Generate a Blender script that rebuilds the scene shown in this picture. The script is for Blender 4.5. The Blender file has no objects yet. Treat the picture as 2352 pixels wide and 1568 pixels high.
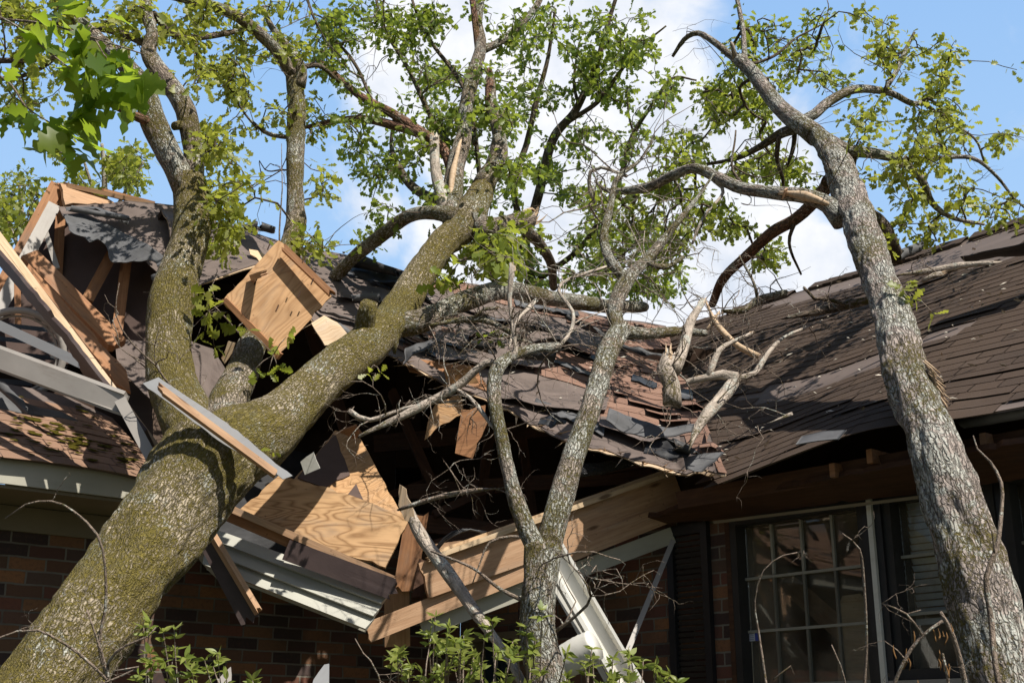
import bpy, math, random
import numpy as np
from mathutils import Vector
random.seed(7); rng = np.random.default_rng(7)
SC = bpy.context.scene; COL = SC.collection
R = math.radians

# ------------------------------------------------------------------ camera
FPX = 2890.0; CW, CH = 2352.0, 1568.0
PITCH = R(17.5)
CAM = np.array([0.0, 0.0, 1.6])
FW = np.array([0, math.cos(PITCH), math.sin(PITCH)])
UPV = np.array([0, -math.sin(PITCH), math.cos(PITCH)])
RT = np.array([1.0, 0, 0])
cd = bpy.data.cameras.new('camera'); cam = bpy.data.objects.new('camera', cd); COL.objects.link(cam)
cam.location = CAM; cam.rotation_euler = (R(90) + PITCH, 0, 0)
cd.sensor_width = 36; cd.lens = 36 * FPX / CW; cd.clip_start = .05; cd.clip_end = 2000
SC.camera = cam
def ray(u, v): return RT * ((u - CW / 2) / FPX) + UPV * ((CH / 2 - v) / FPX) + FW
def P(u, v, d): return CAM + ray(u, v) * d
def on_plane(u, v, p0, n):
    r = ray(u, v); return CAM + r * (np.dot(p0 - CAM, n) / np.dot(r, n))
def pix(p):
    q = np.asarray(p) - CAM; d = q @ FW
    return np.stack([CW / 2 + FPX * (q @ RT) / d, CH / 2 - FPX * (q @ UPV) / d, d], -1)

# ------------------------------------------------------------------ light
SUN_EL, SUN_AZ = R(53), R(136.5)
SUND = np.array([math.sin(SUN_AZ) * math.cos(SUN_EL), math.cos(SUN_AZ) * math.cos(SUN_EL), math.sin(SUN_EL)])
sl = bpy.data.lights.new('sun', 'SUN'); sl.energy = 5.0; sl.angle = R(.5); sl.color = (1, .95, .86)
so = bpy.data.objects.new('sun', sl); COL.objects.link(so)
so.rotation_euler = Vector(-SUND).to_track_quat('-Z', 'Y').to_euler(); so.location = (20, -20, 40)
SC.view_settings.view_transform = 'Standard'; SC.view_settings.look = 'None'
SC.view_settings.exposure = .3; SC.view_settings.gamma = 1

class NT:
    def __init__(s, nt): s.t = nt; s.n = nt.nodes; s.l = nt.links
    def node(s, ty, **kw):
        n = s.n.new(ty)
        for k, v in kw.items(): setattr(n, k, v)
        return n
    def put(s, sock, v):
        if v is None: return
        if hasattr(v, 'is_output'): s.l.new(v, sock)
        else:
            try: sock.default_value = v
            except Exception:
                sock.default_value = (v, v, v) if not isinstance(v, (tuple, list)) else tuple(v) + (1,)
    def math(s, op, a, b=None, clamp=False):
        n = s.node('ShaderNodeMath', operation=op, use_clamp=clamp); s.put(n.inputs[0], a); s.put(n.inputs[1], b); return n.outputs[0]
    def vmath(s, op, a, b=None, out=0):
        n = s.node('ShaderNodeVectorMath', operation=op); s.put(n.inputs[0], a); s.put(n.inputs[1], b); return n.outputs[out]
    def attr(s, name='rest'): return s.node('ShaderNodeAttribute', attribute_name=name).outputs['Vector']
    def scale(s, vec, k): return s.vmath('MULTIPLY', vec, k)
    def noise(s, vec, scale, detail=4, rough=.55, dist=0):
        n = s.node('ShaderNodeTexNoise'); s.put(n.inputs['Vector'], vec); n.inputs['Scale'].default_value = scale
        n.inputs['Detail'].default_value = detail; n.inputs['Roughness'].default_value = rough; n.inputs['Distortion'].default_value = dist
        return n.outputs[0]
    def voro(s, vec, scale, feature='F1', out=0):
        n = s.node('ShaderNodeTexVoronoi', feature=feature); s.put(n.inputs['Vector'], vec); n.inputs['Scale'].default_value = scale
        return n.outputs[out]
    def ramp(s, fac, stops, interp='LINEAR'):
        n = s.node('ShaderNodeValToRGB'); n.color_ramp.interpolation = interp
        e = n.color_ramp.elements
        while len(e) < len(stops): e.new(.5)
        for el, (p, c) in zip(e, stops):
            el.position = p; el.color = (c, c, c, 1) if not isinstance(c, (tuple, list)) else tuple(c) + (1,)
        s.put(n.inputs[0], fac); return n.outputs[0]
    def step(s, fac, a, b):
        n = s.node('ShaderNodeMapRange', interpolation_type='SMOOTHSTEP'); s.put(n.inputs[0], fac)
        n.inputs[1].default_value = a; n.inputs[2].default_value = b; return n.outputs[0]
    def mix(s, fac, a, b, mode='MIX'):
        n = s.node('ShaderNodeMix', data_type='RGBA', blend_type=mode); s.put(n.inputs[0], fac); s.put(n.inputs[6], a); s.put(n.inputs[7], b); return n.outputs[2]
    def bump(s, h, strength=.5, dist=.01, nrm=None):
        n = s.node('ShaderNodeBump'); s.put(n.inputs['Height'], h); n.inputs['Strength'].default_value = strength
        n.inputs['Distance'].default_value = dist; s.put(n.inputs['Normal'], nrm); return n.outputs[0]
    def island(s): return s.node('ShaderNodeNewGeometry').outputs['Random Per Island']

def mat(name):
    m = bpy.data.materials.new(name); m.use_nodes = True
    k = NT(m.node_tree); b = m.node_tree.nodes['Principled BSDF']
    return m, k, b

# ------------------------------------------------------------------ world
w = bpy.data.worlds.new('World'); SC.world = w; w.use_nodes = True
k = NT(w.node_tree); bg = w.node_tree.nodes['Background']
sky = k.node('ShaderNodeTexSky', sky_type='NISHITA', sun_disc=False)
sky.sun_elevation = SUN_EL; sky.sun_rotation = SUN_AZ; sky.air_density = 1.0; sky.dust_density = 1.2; sky.ozone_density = 1.0
tc = k.node('ShaderNodeTexCoord').outputs['Generated']
def unit(a): a = np.asarray(a, float); return a / np.linalg.norm(a)
blob = None
for (u, v, rad, g) in [(1300, 260, 9.6, 1), (1560, 480, 8.5, .95), (1180, 560, 7, .75), (1760, 680, 6, 1), (1050, 100, 7.5, .6), (950, 430, 5.5, .42), (-900, 200, 15, .8), (3300, 500, 14, .9), (1900, 620, 3, .6)]:
    c = unit(ray(u, v)); d = k.vmath('DOT_PRODUCT', tc, tuple(c), 1)
    e = k.math('MULTIPLY', k.step(d, math.cos(R(rad)), math.cos(R(rad * .1))), g)
    blob = e if blob is None else k.math('MAXIMUM', blob, e)
n1 = k.noise(tc, 9, 7, .55, .3); n2 = k.noise(tc, 4.2, 5, .5)
m_ = k.math('ADD', k.math('MULTIPLY', blob, 1.25), k.math('MULTIPLY', k.math('SUBTRACT', n1, .5), 1.9))
m_ = k.step(m_, .22, .72)
n3 = k.noise(k.vmath('ADD', tc, (.03, .05, .09)), 12, 6, .6)
ccol = k.ramp(n3, [(.3, (.58, .64, .74)), (.6, (.82, .83, .86))])
skyc = k.vmath('MULTIPLY', sky.outputs[0], (.062, .062, .062))
veil = k.math('MULTIPLY', k.step(k.vmath('DOT_PRODUCT', tc, tuple(unit(ray(1176, 500))), 1), math.cos(R(62)), math.cos(R(24))), .92)
zen = k.step(k.node('ShaderNodeSeparateXYZ').outputs[2], .2, .75); k.l.new(tc, zen.node.inputs[0].links[0].from_node.inputs[0])
skyc = k.mix(veil, skyc, k.mix(zen, (.38, .58, .85), (.22, .42, .76)))
col = k.mix(m_, skyc, ccol)
k.l.new(col, bg.inputs['Color']); bg.inputs['Strength'].default_value = 1.0
STR_NODE = bg

# ------------------------------------------------------------------ mesh helpers
def vhash(i, j, l, s):
    h = (i * 374761393 + j * 668265263 + l * 2147483647 + s * 974711) & 0xFFFFFFFF
    h = ((h ^ (h >> 13)) * 1274126177) & 0xFFFFFFFF
    return ((h ^ (h >> 16)) & 0xFFFF) / 65535.0
def vnoise(p, s=0):
    p = np.asarray(p, float); f = np.floor(p).astype(np.int64); t = p - f; t = t * t * (3 - 2 * t)
    o = 0
    for a in (0, 1):
        for b in (0, 1):
            for c in (0, 1):
                wgt = (t[..., 0] if a else 1 - t[..., 0]) * (t[..., 1] if b else 1 - t[..., 1]) * (t[..., 2] if c else 1 - t[..., 2])
                o = o + wgt * vhash(f[..., 0] + a, f[..., 1] + b, f[..., 2] + c, s)
    return o * 2 - 1

class MB:
    def __init__(s): s.V = []; s.F = []; s.Rr = []; s.n = 0; s.A = []
    def add(s, V, F, rest=None):
        V = np.asarray(V, float).reshape(-1, 3); o = s.n
        s.V.append(V); s.Rr.append(V.copy() if rest is None else np.asarray(rest, float).reshape(-1, 3))
        for f in F: s.F.append([int(i) + o for i in f])
        s.n += len(V); return o
    def addq(s, V, Q, rest=None):
        V = np.asarray(V, float).reshape(-1, 3)
        s.V.append(V); s.Rr.append(V.copy() if rest is None else np.asarray(rest, float).reshape(-1, 3))
        s.A.append(np.asarray(Q, np.int64) + s.n); s.n += len(V)
    def build(s, name, material, parent=None, smooth=False, origin=None):
        me = bpy.data.meshes.new(name)
        V = np.concatenate(s.V) if s.V else np.zeros((0, 3)); rest = np.concatenate(s.Rr)
        if parent is not None: org = np.array(parent['_org'])
        else: org = np.asarray(origin, float) if origin is not None else np.array([V[:, 0].mean(), V[:, 1].mean(), V[:, 2].min()])
        loops = []; starts = []; tot = 0
        if s.F:
            fl = [len(f) for f in s.F]; loops.append(np.concatenate([np.asarray(f) for f in s.F]))
            st = np.concatenate([[0], np.cumsum(fl)[:-1]]); starts.append(st); tot = sum(fl)
        for A in s.A:
            kq = A.shape[1]; loops.append(A.reshape(-1)); starts.append(tot + np.arange(len(A)) * kq); tot += A.size
        L = np.concatenate(loops); S = np.concatenate(starts)
        me.vertices.add(len(V)); me.vertices.foreach_set('co', (V - org).astype(np.float32).ravel())
        me.loops.add(len(L)); me.loops.foreach_set('vertex_index', L.astype(np.int32))
        me.polygons.add(len(S)); me.polygons.foreach_set('loop_start', S.astype(np.int32))
        a = me.attributes.new('rest', 'FLOAT_VECTOR', 'POINT'); a.data.foreach_set('vector', rest.astype(np.float32).ravel())
        me.polygons.foreach_set('use_smooth', np.full(len(S), bool(smooth)))
        me.update(calc_edges=True); me.validate()
        me.materials.append(material)
        o = bpy.data.objects.new(name, me); COL.objects.link(o)
        o['_org'] = [float(x) for x in org]
        if parent is not None: o.parent = parent
        else: o.location = org
        return o
def tag(o, label=None, cat=None, group=None, kind=None):
    if label: o['label'] = label
    if cat: o['category'] = cat
    if group: o['group'] = group
    if kind: o['kind'] = kind
    return o
def thing(name, label, cat, loc, group=None):
    o = bpy.data.objects.new(name, None); COL.objects.link(o); o.location = [float(x) for x in loc]; o.empty_display_size = .2
    o['_org'] = [float(x) for x in loc]; return tag(o, label, cat, group)

def catmull(pts, rad, step):
    pts = np.asarray(pts, float); rad = np.asarray(rad, float); n = len(pts)
    if n == 2:
        m = max(2, int(np.linalg.norm(pts[1] - pts[0]) / step) + 1); t = np.linspace(0, 1, m)[:, None]
        return pts[0] * (1 - t) + pts[1] * t, rad[0] * (1 - t[:, 0]) + rad[1] * t[:, 0]
    e = np.concatenate([[2 * pts[0] - pts[1]], pts, [2 * pts[-1] - pts[-2]]]); O = []; Q = []
    for i in range(n - 1):
        a, b, c, d = e[i:i + 4]; m = max(1, int(np.linalg.norm(c - b) / step)); t = np.linspace(0, 1, m, endpoint=False)[:, None]
        O.append(.5 * (2 * b + (c - a) * t + (2 * a - 5 * b + 4 * c - d) * t ** 2 + (3 * b - a - 3 * c + d) * t ** 3))
        Q.append(rad[i] * (1 - t[:, 0]) + rad[i + 1] * t[:, 0])
    return np.concatenate(O + [pts[-1:]]), np.concatenate(Q + [rad[-1:]])
def tube(mb, pts, rad, seg=10, step=.05, rough=0., seed=0, wob=0., jag=0., lump=None):
    C_, r_ = catmull(pts, rad, step); n = len(C_)
    T = np.gradient(C_, axis=0); T /= np.linalg.norm(T, axis=1)[:, None] + 1e-9
    L = np.concatenate([[0], np.cumsum(np.linalg.norm(np.diff(C_, axis=0), axis=1))])
    if wob:
        wv = np.stack([vnoise(np.stack([L * 2.2, L * 0 + 7.3 * q, L * 0 + seed], -1), q) for q in range(3)], -1)
        fade = np.minimum(1, np.minimum(L, L[-1] - L) / (.3 * L[-1] + 1e-6))[:, None]
        C_ = C_ + wv * wob * fade
    nrm = np.cross(T[0], [.31, .9, .3]); nrm /= np.linalg.norm(nrm); Ns = [nrm]
    for i in range(1, n):
        v = Ns[-1] - T[i] * np.dot(Ns[-1], T[i]); Ns.append(v / (np.linalg.norm(v) + 1e-9))
    Ns = np.array(Ns); Bs = np.cross(T, Ns)
    th = np.linspace(0, 2 * np.pi, seg, endpoint=False); cs, sn = np.cos(th), np.sin(th)
    rr = np.repeat(r_[:, None], seg, 1)
    off = seed * 3.17
    rest = np.stack([cs[None] * rr, sn[None] * rr, np.repeat(L[:, None], seg, 1) + off], -1)
    if rough:
        q = rest * np.array([22, 22, 9.]); q2 = rest * np.array([6, 6, 3.5])
        rr = rr + rough * (.55 * vnoise(q, 1) + .45 * vnoise(q * 2.1, 2)) + rough * 1.2 * vnoise(q2, 3)
    if lump is not None: rr = rr * lump(L, L[-1])[:, None]
    V = C_[:, None] + Ns[:, None] * (cs[None] * rr)[..., None] + Bs[:, None] * (sn[None] * rr)[..., None]
    if jag:
        V[-1] += T[-1] * (rng.random(seg) * jag)[:, None]; V[0] -= T[0] * (rng.random(seg) * jag * .3)[:, None]
    V = V.reshape(-1, 3)
    i = np.arange(n - 1)[:, None] * seg; j = np.arange(seg)[None]; j2 = (j + 1) % seg
    Q = np.stack([i + j, i + j2, i + seg + j2, i + seg + j], -1).reshape(-1, 4)
    o = mb.n; mb.addq(V, Q, rest.reshape(-1, 3))
    mb.F.append([o + q for q in range(seg)][::-1]); mb.F.append([o + (n - 1) * seg + q for q in range(seg)])
    return C_, r_
def px(pts):
    """(u, v, depth, width in px) -> points and radii"""
    return np.array([P(u, v, d) for u, v, d, w_ in pts]), np.array([w_ * d / FPX / 2 for u, v, d, w_ in pts])

def board(mb, a, b, wpx, th, roll=0, jag=(0, 0), ny=5, bow=0, ref=None, wm=None):
    """a box from pixel+depth a to b; its wide face (wpx px wide) turned to the camera, then rolled"""
    p0, p1 = P(*a), P(*b); d = p1 - p0; Ln = np.linalg.norm(d); d /= Ln
    wv = unit((p0 + p1) / 2 - CAM) if ref is None else unit(ref)
    wd = unit(np.cross(d, wv)); td = np.cross(wd, d)
    c, s_ = math.cos(R(roll)), math.sin(R(roll)); wd, td = wd * c + td * s_, td * c - wd * s_
    wid = wm if wm else wpx * (a[2] + b[2]) / 2 / FPX
    nl = max(2, int(Ln / .25)); V = []; Rs = []; off = random.random() * 9
    for i in range(nl + 1):
        t = i / nl
        for face in (0, 1):
            for j in range(ny + 1):
                q = j / ny if face == 0 else 1 - j / ny
                V.append(p0 + d * Ln * t + wd * (q - .5) * wid + td * (0.5 - face) * th + td * bow * math.sin(math.pi * t))
                Rs.append((t * Ln + off, (q - .5) * wid + off * 2, face * th + off))
    V = np.array(V); Rs = np.array(Rs); m = 2 * (ny + 1)
    for end, jg in ((0, jag[0]), (nl, jag[1])):
        if jg:
            for j in range(ny + 1):
                sh = (random.random() - .3) * jg * (1 if end else -1)
                for ix in (j, m - 1 - j): V[end * m + ix] += d * (sh + random.uniform(-.1, .1) * jg)
    F = []
    for i in range(nl):
        for j in range(m): F.append((i * m + j, i * m + (j + 1) % m, (i + 1) * m + (j + 1) % m, (i + 1) * m + j))
    for end in (0, nl):
        for j in range(ny):
            f = (end * m + j, end * m + j + 1, end * m + m - 2 - j, end * m + m - 1 - j); F.append(f[::-1] if end else f)
    mb.add(V, F, Rs)
def slab(mb, poly, anchors, th, wav=0, away=True, rag=None):
    rag = (2.2 if 0 < th < .04 else .8) if rag is None else rag; pp = []
    for q in range(len(poly)):
        a, b = np.array(poly[q], float), np.array(poly[(q + 1) % len(poly)], float); L = np.hypot(*(b - a)); n_ = max(1, int(L / 16)); nn_ = np.array([b[1] - a[1], a[0] - b[0]]) / (L + 1e-9); ph = random.random() * 50
        for i in range(n_):
            off = rag * (float(vnoise(np.array([i * .55 + ph, .5, .5]), 6)) * .8 + (random.random() ** 5) * random.choice((-2.2, 1.2))) if 0 < i else 0
            pp.append(tuple(a + (b - a) * i / n_ + nn_ * off))
    poly = pp
    A = [P(*a) for a in anchors]; n = unit(np.cross(A[1] - A[0], A[2] - A[0]))
    if np.dot(n, CAM - A[0]) < 0: n = -n
    V = np.array([on_plane(u, v, A[0], n) for u, v in poly]); m = len(V)
    e1 = unit(A[1] - A[0]); e2 = np.cross(n, e1); off = random.random() * 7
    rest = np.stack([(V - A[0]) @ e1 + off, (V - A[0]) @ e2 + off, V[:, 0] * 0], -1)
    B = V - n * th; rb = rest + np.array([0, 0, th])
    if wav: V = V + n * (rng.random(m)[:, None] - .5) * wav; 
    F = [list(range(m)), list(range(2 * m - 1, m - 1, -1))] + [(i, m + i, m + (i + 1) % m, (i + 1) % m) for i in range(m)]
    area = sum(poly[i][0] * poly[(i + 1) % m][1] - poly[(i + 1) % m][0] * poly[i][1] for i in range(m))
    if area < 0: pass
    mb.add(np.concatenate([V, B]), F, np.concatenate([rest, rb]))
def box(mb, o, ax, ay, az):
    """corner o and three edge vectors"""
    o, ax, ay, az = (np.asarray(q, float) for q in (o, ax, ay, az)); V = []; Rs = []
    lx, ly, lz = (np.linalg.norm(q) for q in (ax, ay, az)); f0 = random.random() * 5
    for i in (0, 1):
        for j in (0, 1):
            for l in (0, 1): V.append(o + ax * i + ay * j + az * l); Rs.append((i * lx + f0, j * ly + f0, l * lz))
    mb.add(V, [(0, 1, 3, 2), (4, 6, 7, 5), (0, 4, 5, 1), (2, 3, 7, 6), (0, 2, 6, 4), (1, 5, 7, 3)], Rs)
def resample(pts, n, smooth=True):
    pts = np.asarray(pts, float)
    L = np.concatenate([[0], np.cumsum(np.linalg.norm(np.diff(pts, axis=0), axis=1))]); t = np.linspace(0, L[-1], n)
    return np.stack([np.interp(t, L, pts[:, q]) for q in range(pts.shape[1])], -1)
def sheet(mb, ra, rb, nu=24, nv=10, amp=.01, th=.004, curl=0, rag=0, freq=5, seed=0, fold=0):
    """a torn sheet between two rails of (u, v, depth); curl lifts the second rail's edge over"""
    A = resample([P(*q) for q in ra], nu + 1); B = resample([P(*q) for q in rb], nu + 1)
    s_ = np.linspace(0, 1, nu + 1)[:, None, None]; t = np.linspace(0, 1, nv + 1)[None, :, None]
    if rag:
        xs_ = np.linspace(0, 1, nu + 1); e1_ = vnoise(np.stack([xs_ * nu / 7, xs_ * 0 + seed, xs_ * 0 + .5], -1), 8) * .9 + vnoise(np.stack([xs_ * nu / 2.3, xs_ * 0 + seed, xs_ * 0 + .5], -1), 9) * .35
        e = np.repeat(e1_[:, None] * rag, 3, 1); dirn = B - A; dirn /= np.linalg.norm(dirn, axis=1)[:, None] + 1e-9
        B = B + dirn * e
    G = A[:, None] * (1 - t) + B[:, None] * t
    n = np.cross(np.gradient(G, axis=0), np.gradient(G, axis=1)); n /= np.linalg.norm(n, axis=2)[..., None] + 1e-9
    if np.sum(n * (CAM - G)) < 0: n = -n
    q = G * freq; z = amp * vnoise(q, seed) + amp * .5 * vnoise(q * 2.3, seed + 1)
    z = z + curl * t[..., 0] ** 3 + fold * np.sin(t[..., 0] * math.pi)
    G = G + n * z[..., None]
    W_ = np.linalg.norm(A[-1] - A[0]); H_ = np.linalg.norm(B[nu // 2] - A[nu // 2])
    rest = np.stack([np.broadcast_to(s_[..., 0] * W_, z.shape), np.broadcast_to(t[..., 0] * H_, z.shape), z * 0 + seed], -1)
    solid_grid(mb, G, n, th, rest)
def solid_grid(mb, G, n, th, rest):
    a, b = G.shape[:2]; V = np.concatenate([G.reshape(-1, 3), (G - n * th).reshape(-1, 3)]); m = a * b
    idx = np.arange(m).reshape(a, b)
    Q = np.stack([idx[:-1, :-1], idx[1:, :-1], idx[1:, 1:], idx[:-1, 1:]], -1).reshape(-1, 4)
    Q = np.concatenate([Q, Q[:, ::-1] + m])
    bd = np.concatenate([idx[:, 0], idx[-1, 1:], idx[::-1, -1][1:], idx[0, ::-1][1:]])
    Q = np.concatenate([Q, np.stack([bd[:-1], bd[1:], bd[1:] + m, bd[:-1] + m], -1)])
    rest = np.concatenate([rest.reshape(-1, 3), rest.reshape(-1, 3) + np.array([0, 0, .01])])
    mb.addq(V, Q, rest)
def scroll(mb, a, b, wpx, turns=1.2, th=.004, taper=(1, 1), seed=0, rot=0):
    """a strip of felt rolled up on itself"""
    p0, p1 = P(*a), P(*b); d = p1 - p0; Ln = np.linalg.norm(d); d /= Ln
    wv = unit((p0 + p1) / 2 - CAM); e1 = unit(np.cross(d, wv)); e2 = np.cross(d, e1)
    rad = wpx * (a[2] + b[2]) / 2 / FPX / 2; nu, nv = max(6, int(Ln / .05)), 26
    s_ = np.linspace(0, 1, nu + 1)[:, None]; t = np.linspace(0, 1, nv + 1)[None]
    ang = t * turns * 2 * math.pi + rot + s_ * .5; r = rad * (1 - .35 * t) * (taper[0] * (1 - s_) + taper[1] * s_)
    r = r * (1 + .16 * vnoise(np.stack([s_ * 5 + t * 0, t * 4 + s_ * 0, s_ * 0 + t * 0 + seed], -1), seed))
    sh = (vnoise(np.stack([t[0] * 3, t[0] * 0, t[0] * 0 + seed + .5], -1), 5) * .05)[None]
    mid = p0 + d * (s_[..., None] * Ln + sh[..., None] * (s_[..., None] - .5) * 2)
    G = mid + e1 * (np.cos(ang) * r)[..., None] + e2 * (np.sin(ang) * r)[..., None]
    n = e1 * np.cos(ang)[..., None] + e2 * np.sin(ang)[..., None]
    rest = np.stack([s_ * Ln + t * 0, t * turns * 6.28 * rad + s_ * 0, s_ * 0 + t * 0 + seed], -1)
    solid_grid(mb, G, n, th, rest)
def extrude(mb, p0, p1, prof, up, closed=True):
    d = unit(p1 - p0); e1 = unit(np.cross(d, up)); e2 = np.cross(e1, d); m = len(prof)
    V = [p + e1 * x + e2 * y for p in (p0, p1) for x, y in prof]; L = np.linalg.norm(p1 - p0)
    Rs = [(q * L, x, y) for q in (0, 1) for x, y in prof]
    F = [(i, (i + 1) % m, m + (i + 1) % m, m + i) for i in range(m)] + [list(range(m))[::-1], list(range(m, 2 * m))]
    mb.add(V, F, Rs)
def inpoly(u, v, poly):
    c = False; n = len(poly); j = n - 1
    for i in range(n):
        if (poly[i][1] > v) != (poly[j][1] > v) and u < (poly[j][0] - poly[i][0]) * (v - poly[i][1]) / (poly[j][1] - poly[i][1]) + poly[i][0]: c = not c
        j = i
    return c

# ------------------------------------------------------------------ materials
def bark(name, base, moss, lich, mossc=(.13, .105, .012), bs=80., crk=1., even=0.):
    m, k, b = mat(name); r = k.attr()
    rv = k.vmath('MULTIPLY', r, (1, 1, .22))
    nz = k.node('ShaderNodeTexNoise'); k.put(nz.inputs['Vector'], r); nz.inputs['Scale'].default_value = 26; nz.inputs['Detail'].default_value = 4
    rv = k.vmath('ADD', rv, k.vmath('MULTIPLY', nz.outputs[1], (.034, .034, .02)))
    ve = k.voro(rv, bs, 'DISTANCE_TO_EDGE'); vc = k.node('ShaderNodeTexVoronoi'); k.put(vc.inputs['Vector'], rv); vc.inputs['Scale'].default_value = bs
    crack = k.step(ve, .0, .10)
    fine = k.noise(r, 120, 3, .6)
    c0 = k.ramp(k.noise(k.vmath('MULTIPLY', r, (1, 1, .4)), 30, 4, .6), [(.25, tuple(x * .55 for x in base)), (.5, base), (.75, tuple(min(1, x * 1.5) for x in base))])
    cellv = k.math('ADD', k.math('MULTIPLY', vc.outputs[0], .5), k.math('MULTIPLY', fine, .5))
    # pale lichen
    ln = k.math('ADD', k.noise(r, 4.5, 3, .6), k.math('MULTIPLY', k.math('SUBTRACT', k.noise(r, 34, 3, .7), .5), .55))
    lf = k.math('MULTIPLY', k.step(ln, .60 - lich * .22, .68 - lich * .22), k.step(fine, .33, .5))
    lc = k.ramp(k.noise(r, 50, 2), [(.3, (.33, .33, .28)), (.7, (.58, .60, .54))])
    c1 = k.mix(k.math('MULTIPLY', lf, .85), c0, lc)
    brk = k.step(k.noise(k.vmath('MULTIPLY', r, (1, 1, .3)), 48, 3, .6), .30, .56)
    cm = k.math('MULTIPLY', k.math('MULTIPLY', k.math('SUBTRACT', 1, crack), brk), .95 * crk)
    c1 = k.mix(cm, c1, tuple(x * .16 for x in base))
    c1 = k.mix(k.math('MULTIPLY', k.math('SUBTRACT', 1, k.step(k.noise(k.vmath('MULTIPLY', r, (1, 1, .25)), 62, 3, .65), .34, .46)), .75 * crk), c1, tuple(x * .22 for x in base))
    # moss
    mn = k.math('ADD', k.math('ADD', .22 * even, k.math('MULTIPLY', k.noise(r, 2.6, 3, .55), 1.0 - .45 * even)), k.math('MULTIPLY', k.math('SUBTRACT', k.noise(r, 75, 4, .75), .5), 1.1))
    mn = k.math('ADD', mn, k.math('MULTIPLY', k.math('SUBTRACT', .5, k.step(ve, 0, .3)), .16))
    mf = k.math('MULTIPLY', k.step(mn, .58 - moss * .26, .78 - moss * .26), .9)
    mc = k.ramp(k.noise(r, 60, 3, .7), [(.25, tuple(x * .45 for x in mossc)), (.55, mossc), (.8, (mossc[0] * 1.7, mossc[1] * 1.65, mossc[2] * 2))])
    c2 = k.mix(k.math('MULTIPLY', mf, .93), c1, mc)
    k.l.new(c2, b.inputs['Base Color']); b.inputs['Roughness'].default_value = .85; b.inputs['Specular IOR Level'].default_value = .25
    h = k.math('ADD', k.math('MULTIPLY', k.step(ve, 0, .22), .8 * crk), k.math('MULTIPLY', fine, .35))
    h = k.math('ADD', h, k.math('MULTIPLY', k.math('MULTIPLY', mf, k.noise(r, 160, 2, .7)), .9))
    k.l.new(k.bump(h, 1.0, .012), b.inputs['Normal'])
    return m
BARK_MOSS = bark('mossy_bark', (.38, .315, .225), .92, .24, (.180, .143, .016), bs=88, even=.55)
BARK_UP = bark('upper_bark', (.31, .25, .20), .26, .50)
BARK_MID = bark('half_mossy_bark', (.34, .28, .22), .60, .45, (.16, .13, .02))
BARK_LICH = bark('lichen_bark', (.32, .265, .215), .46, .80, bs=88)
BARK_RIGHT = bark('rough_bark', (.37, .31, .272), .27, .68, bs=66)
BARK_DARK = bark('dark_bark', (.16, .12, .09), .16, .22, bs=50)
BARK_TWIG = bark('twig_bark', (.24, .185, .145), .0, .30, bs=90, crk=.3)
BARK_PALE = bark('pale_bark', (.44, .37, .305), -.1, .35, bs=60, crk=.22)
BARK_RED = bark('red_bark', (.24, .13, .085), .0, .1, bs=60)

def wood(name, lo, hi, grain=1., knots=True, rough=.7, dirt=.0, contour=0):
    m, k, b = mat(name); r = k.attr()
    v = k.vmath('MULTIPLY', r, (1.1, 9 * grain, 9 * grain))
    w1 = k.noise(v, 3.2, 3, .55, .9)
    wv = k.node('ShaderNodeTexWave', wave_type='BANDS', bands_direction='Y'); k.put(wv.inputs['Vector'], k.vmath('MULTIPLY', r, (.12, 1, 1)))
    wv.inputs['Scale'].default_value = 14 * grain; wv.inputs['Distortion'].default_value = 9; wv.inputs['Detail'].default_value = 2; wv.inputs['Detail Scale'].default_value = .7
    if contour:
        cn = k.noise(k.vmath('MULTIPLY', r, (1.0, 3.2, 3.2)), contour, 2, .45, .6)
        iso = k.math('ADD', .5, k.math('MULTIPLY', k.math('SINE', k.math('MULTIPLY', cn, 100)), .5)); iso = k.math('POWER', iso, .45)
        f = k.math('ADD', k.math('MULTIPLY', w1, .40), k.math('MULTIPLY', iso, .40))
    else: f = k.math('ADD', k.math('MULTIPLY', w1, .85), k.math('MULTIPLY', wv.outputs[1], .06))
    c = k.ramp(f, [(.22, lo), (.62, hi)])
    fine = k.noise(k.vmath('MULTIPLY', r, (6, 160, 160)), 1.5, 2)
    c = k.mix(k.math('MULTIPLY', k.step(fine, .5, .7), .25), c, tuple(x * .5 for x in lo))
    big = k.noise(r, 2.1, 4, .6)
    c = k.mix(k.math('MULTIPLY', k.step(big, .48, .72), .35 + dirt), c, tuple(x * .55 for x in lo))
    if knots:
        kv = k.voro(k.vmath('MULTIPLY', r, (2.2, 7, 7)), 1.0, 'F1'); c = k.mix(k.math('MULTIPLY', k.math('SUBTRACT', 1, k.step(kv, .05, .13)), .8), c, (.10, .045, .02))
    st = k.noise(k.vmath('MULTIPLY', r, (.8, 2.6, 2.6)), 2.3, 6, .68); gy = sum(hi) / 3 * .62
    c = k.mix(k.math('MULTIPLY', k.step(st, .50, .70), .38), c, (gy * 1.05, gy * .95, gy * .82))
    sp = k.noise(r, 38, 2, .5); c = k.mix(k.math('MULTIPLY', k.step(sp, .68, .76), .55), c, tuple(x * .3 for x in lo))
    k.l.new(c, b.inputs['Base Color']); b.inputs['Roughness'].default_value = rough; b.inputs['Specular IOR Level'].default_value = .25
    k.l.new(k.bump(k.math('ADD', f, k.math('MULTIPLY', fine, .4)), .35, .006), b.inputs['Normal'])
    return m
WOOD = wood('framing_wood', (.40, .225, .125), (.58, .37, .225))
WOOD_PALE = wood('fresh_pale_wood', (.58, .39, .22), (.78, .60, .40))
WOOD_RED = wood('reddish_wood', (.27, .125, .06), (.44, .22, .105))
WOOD_OLD = wood('old_dark_wood', (.055, .026, .015), (.105, .050, .027), dirt=.3)
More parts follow.
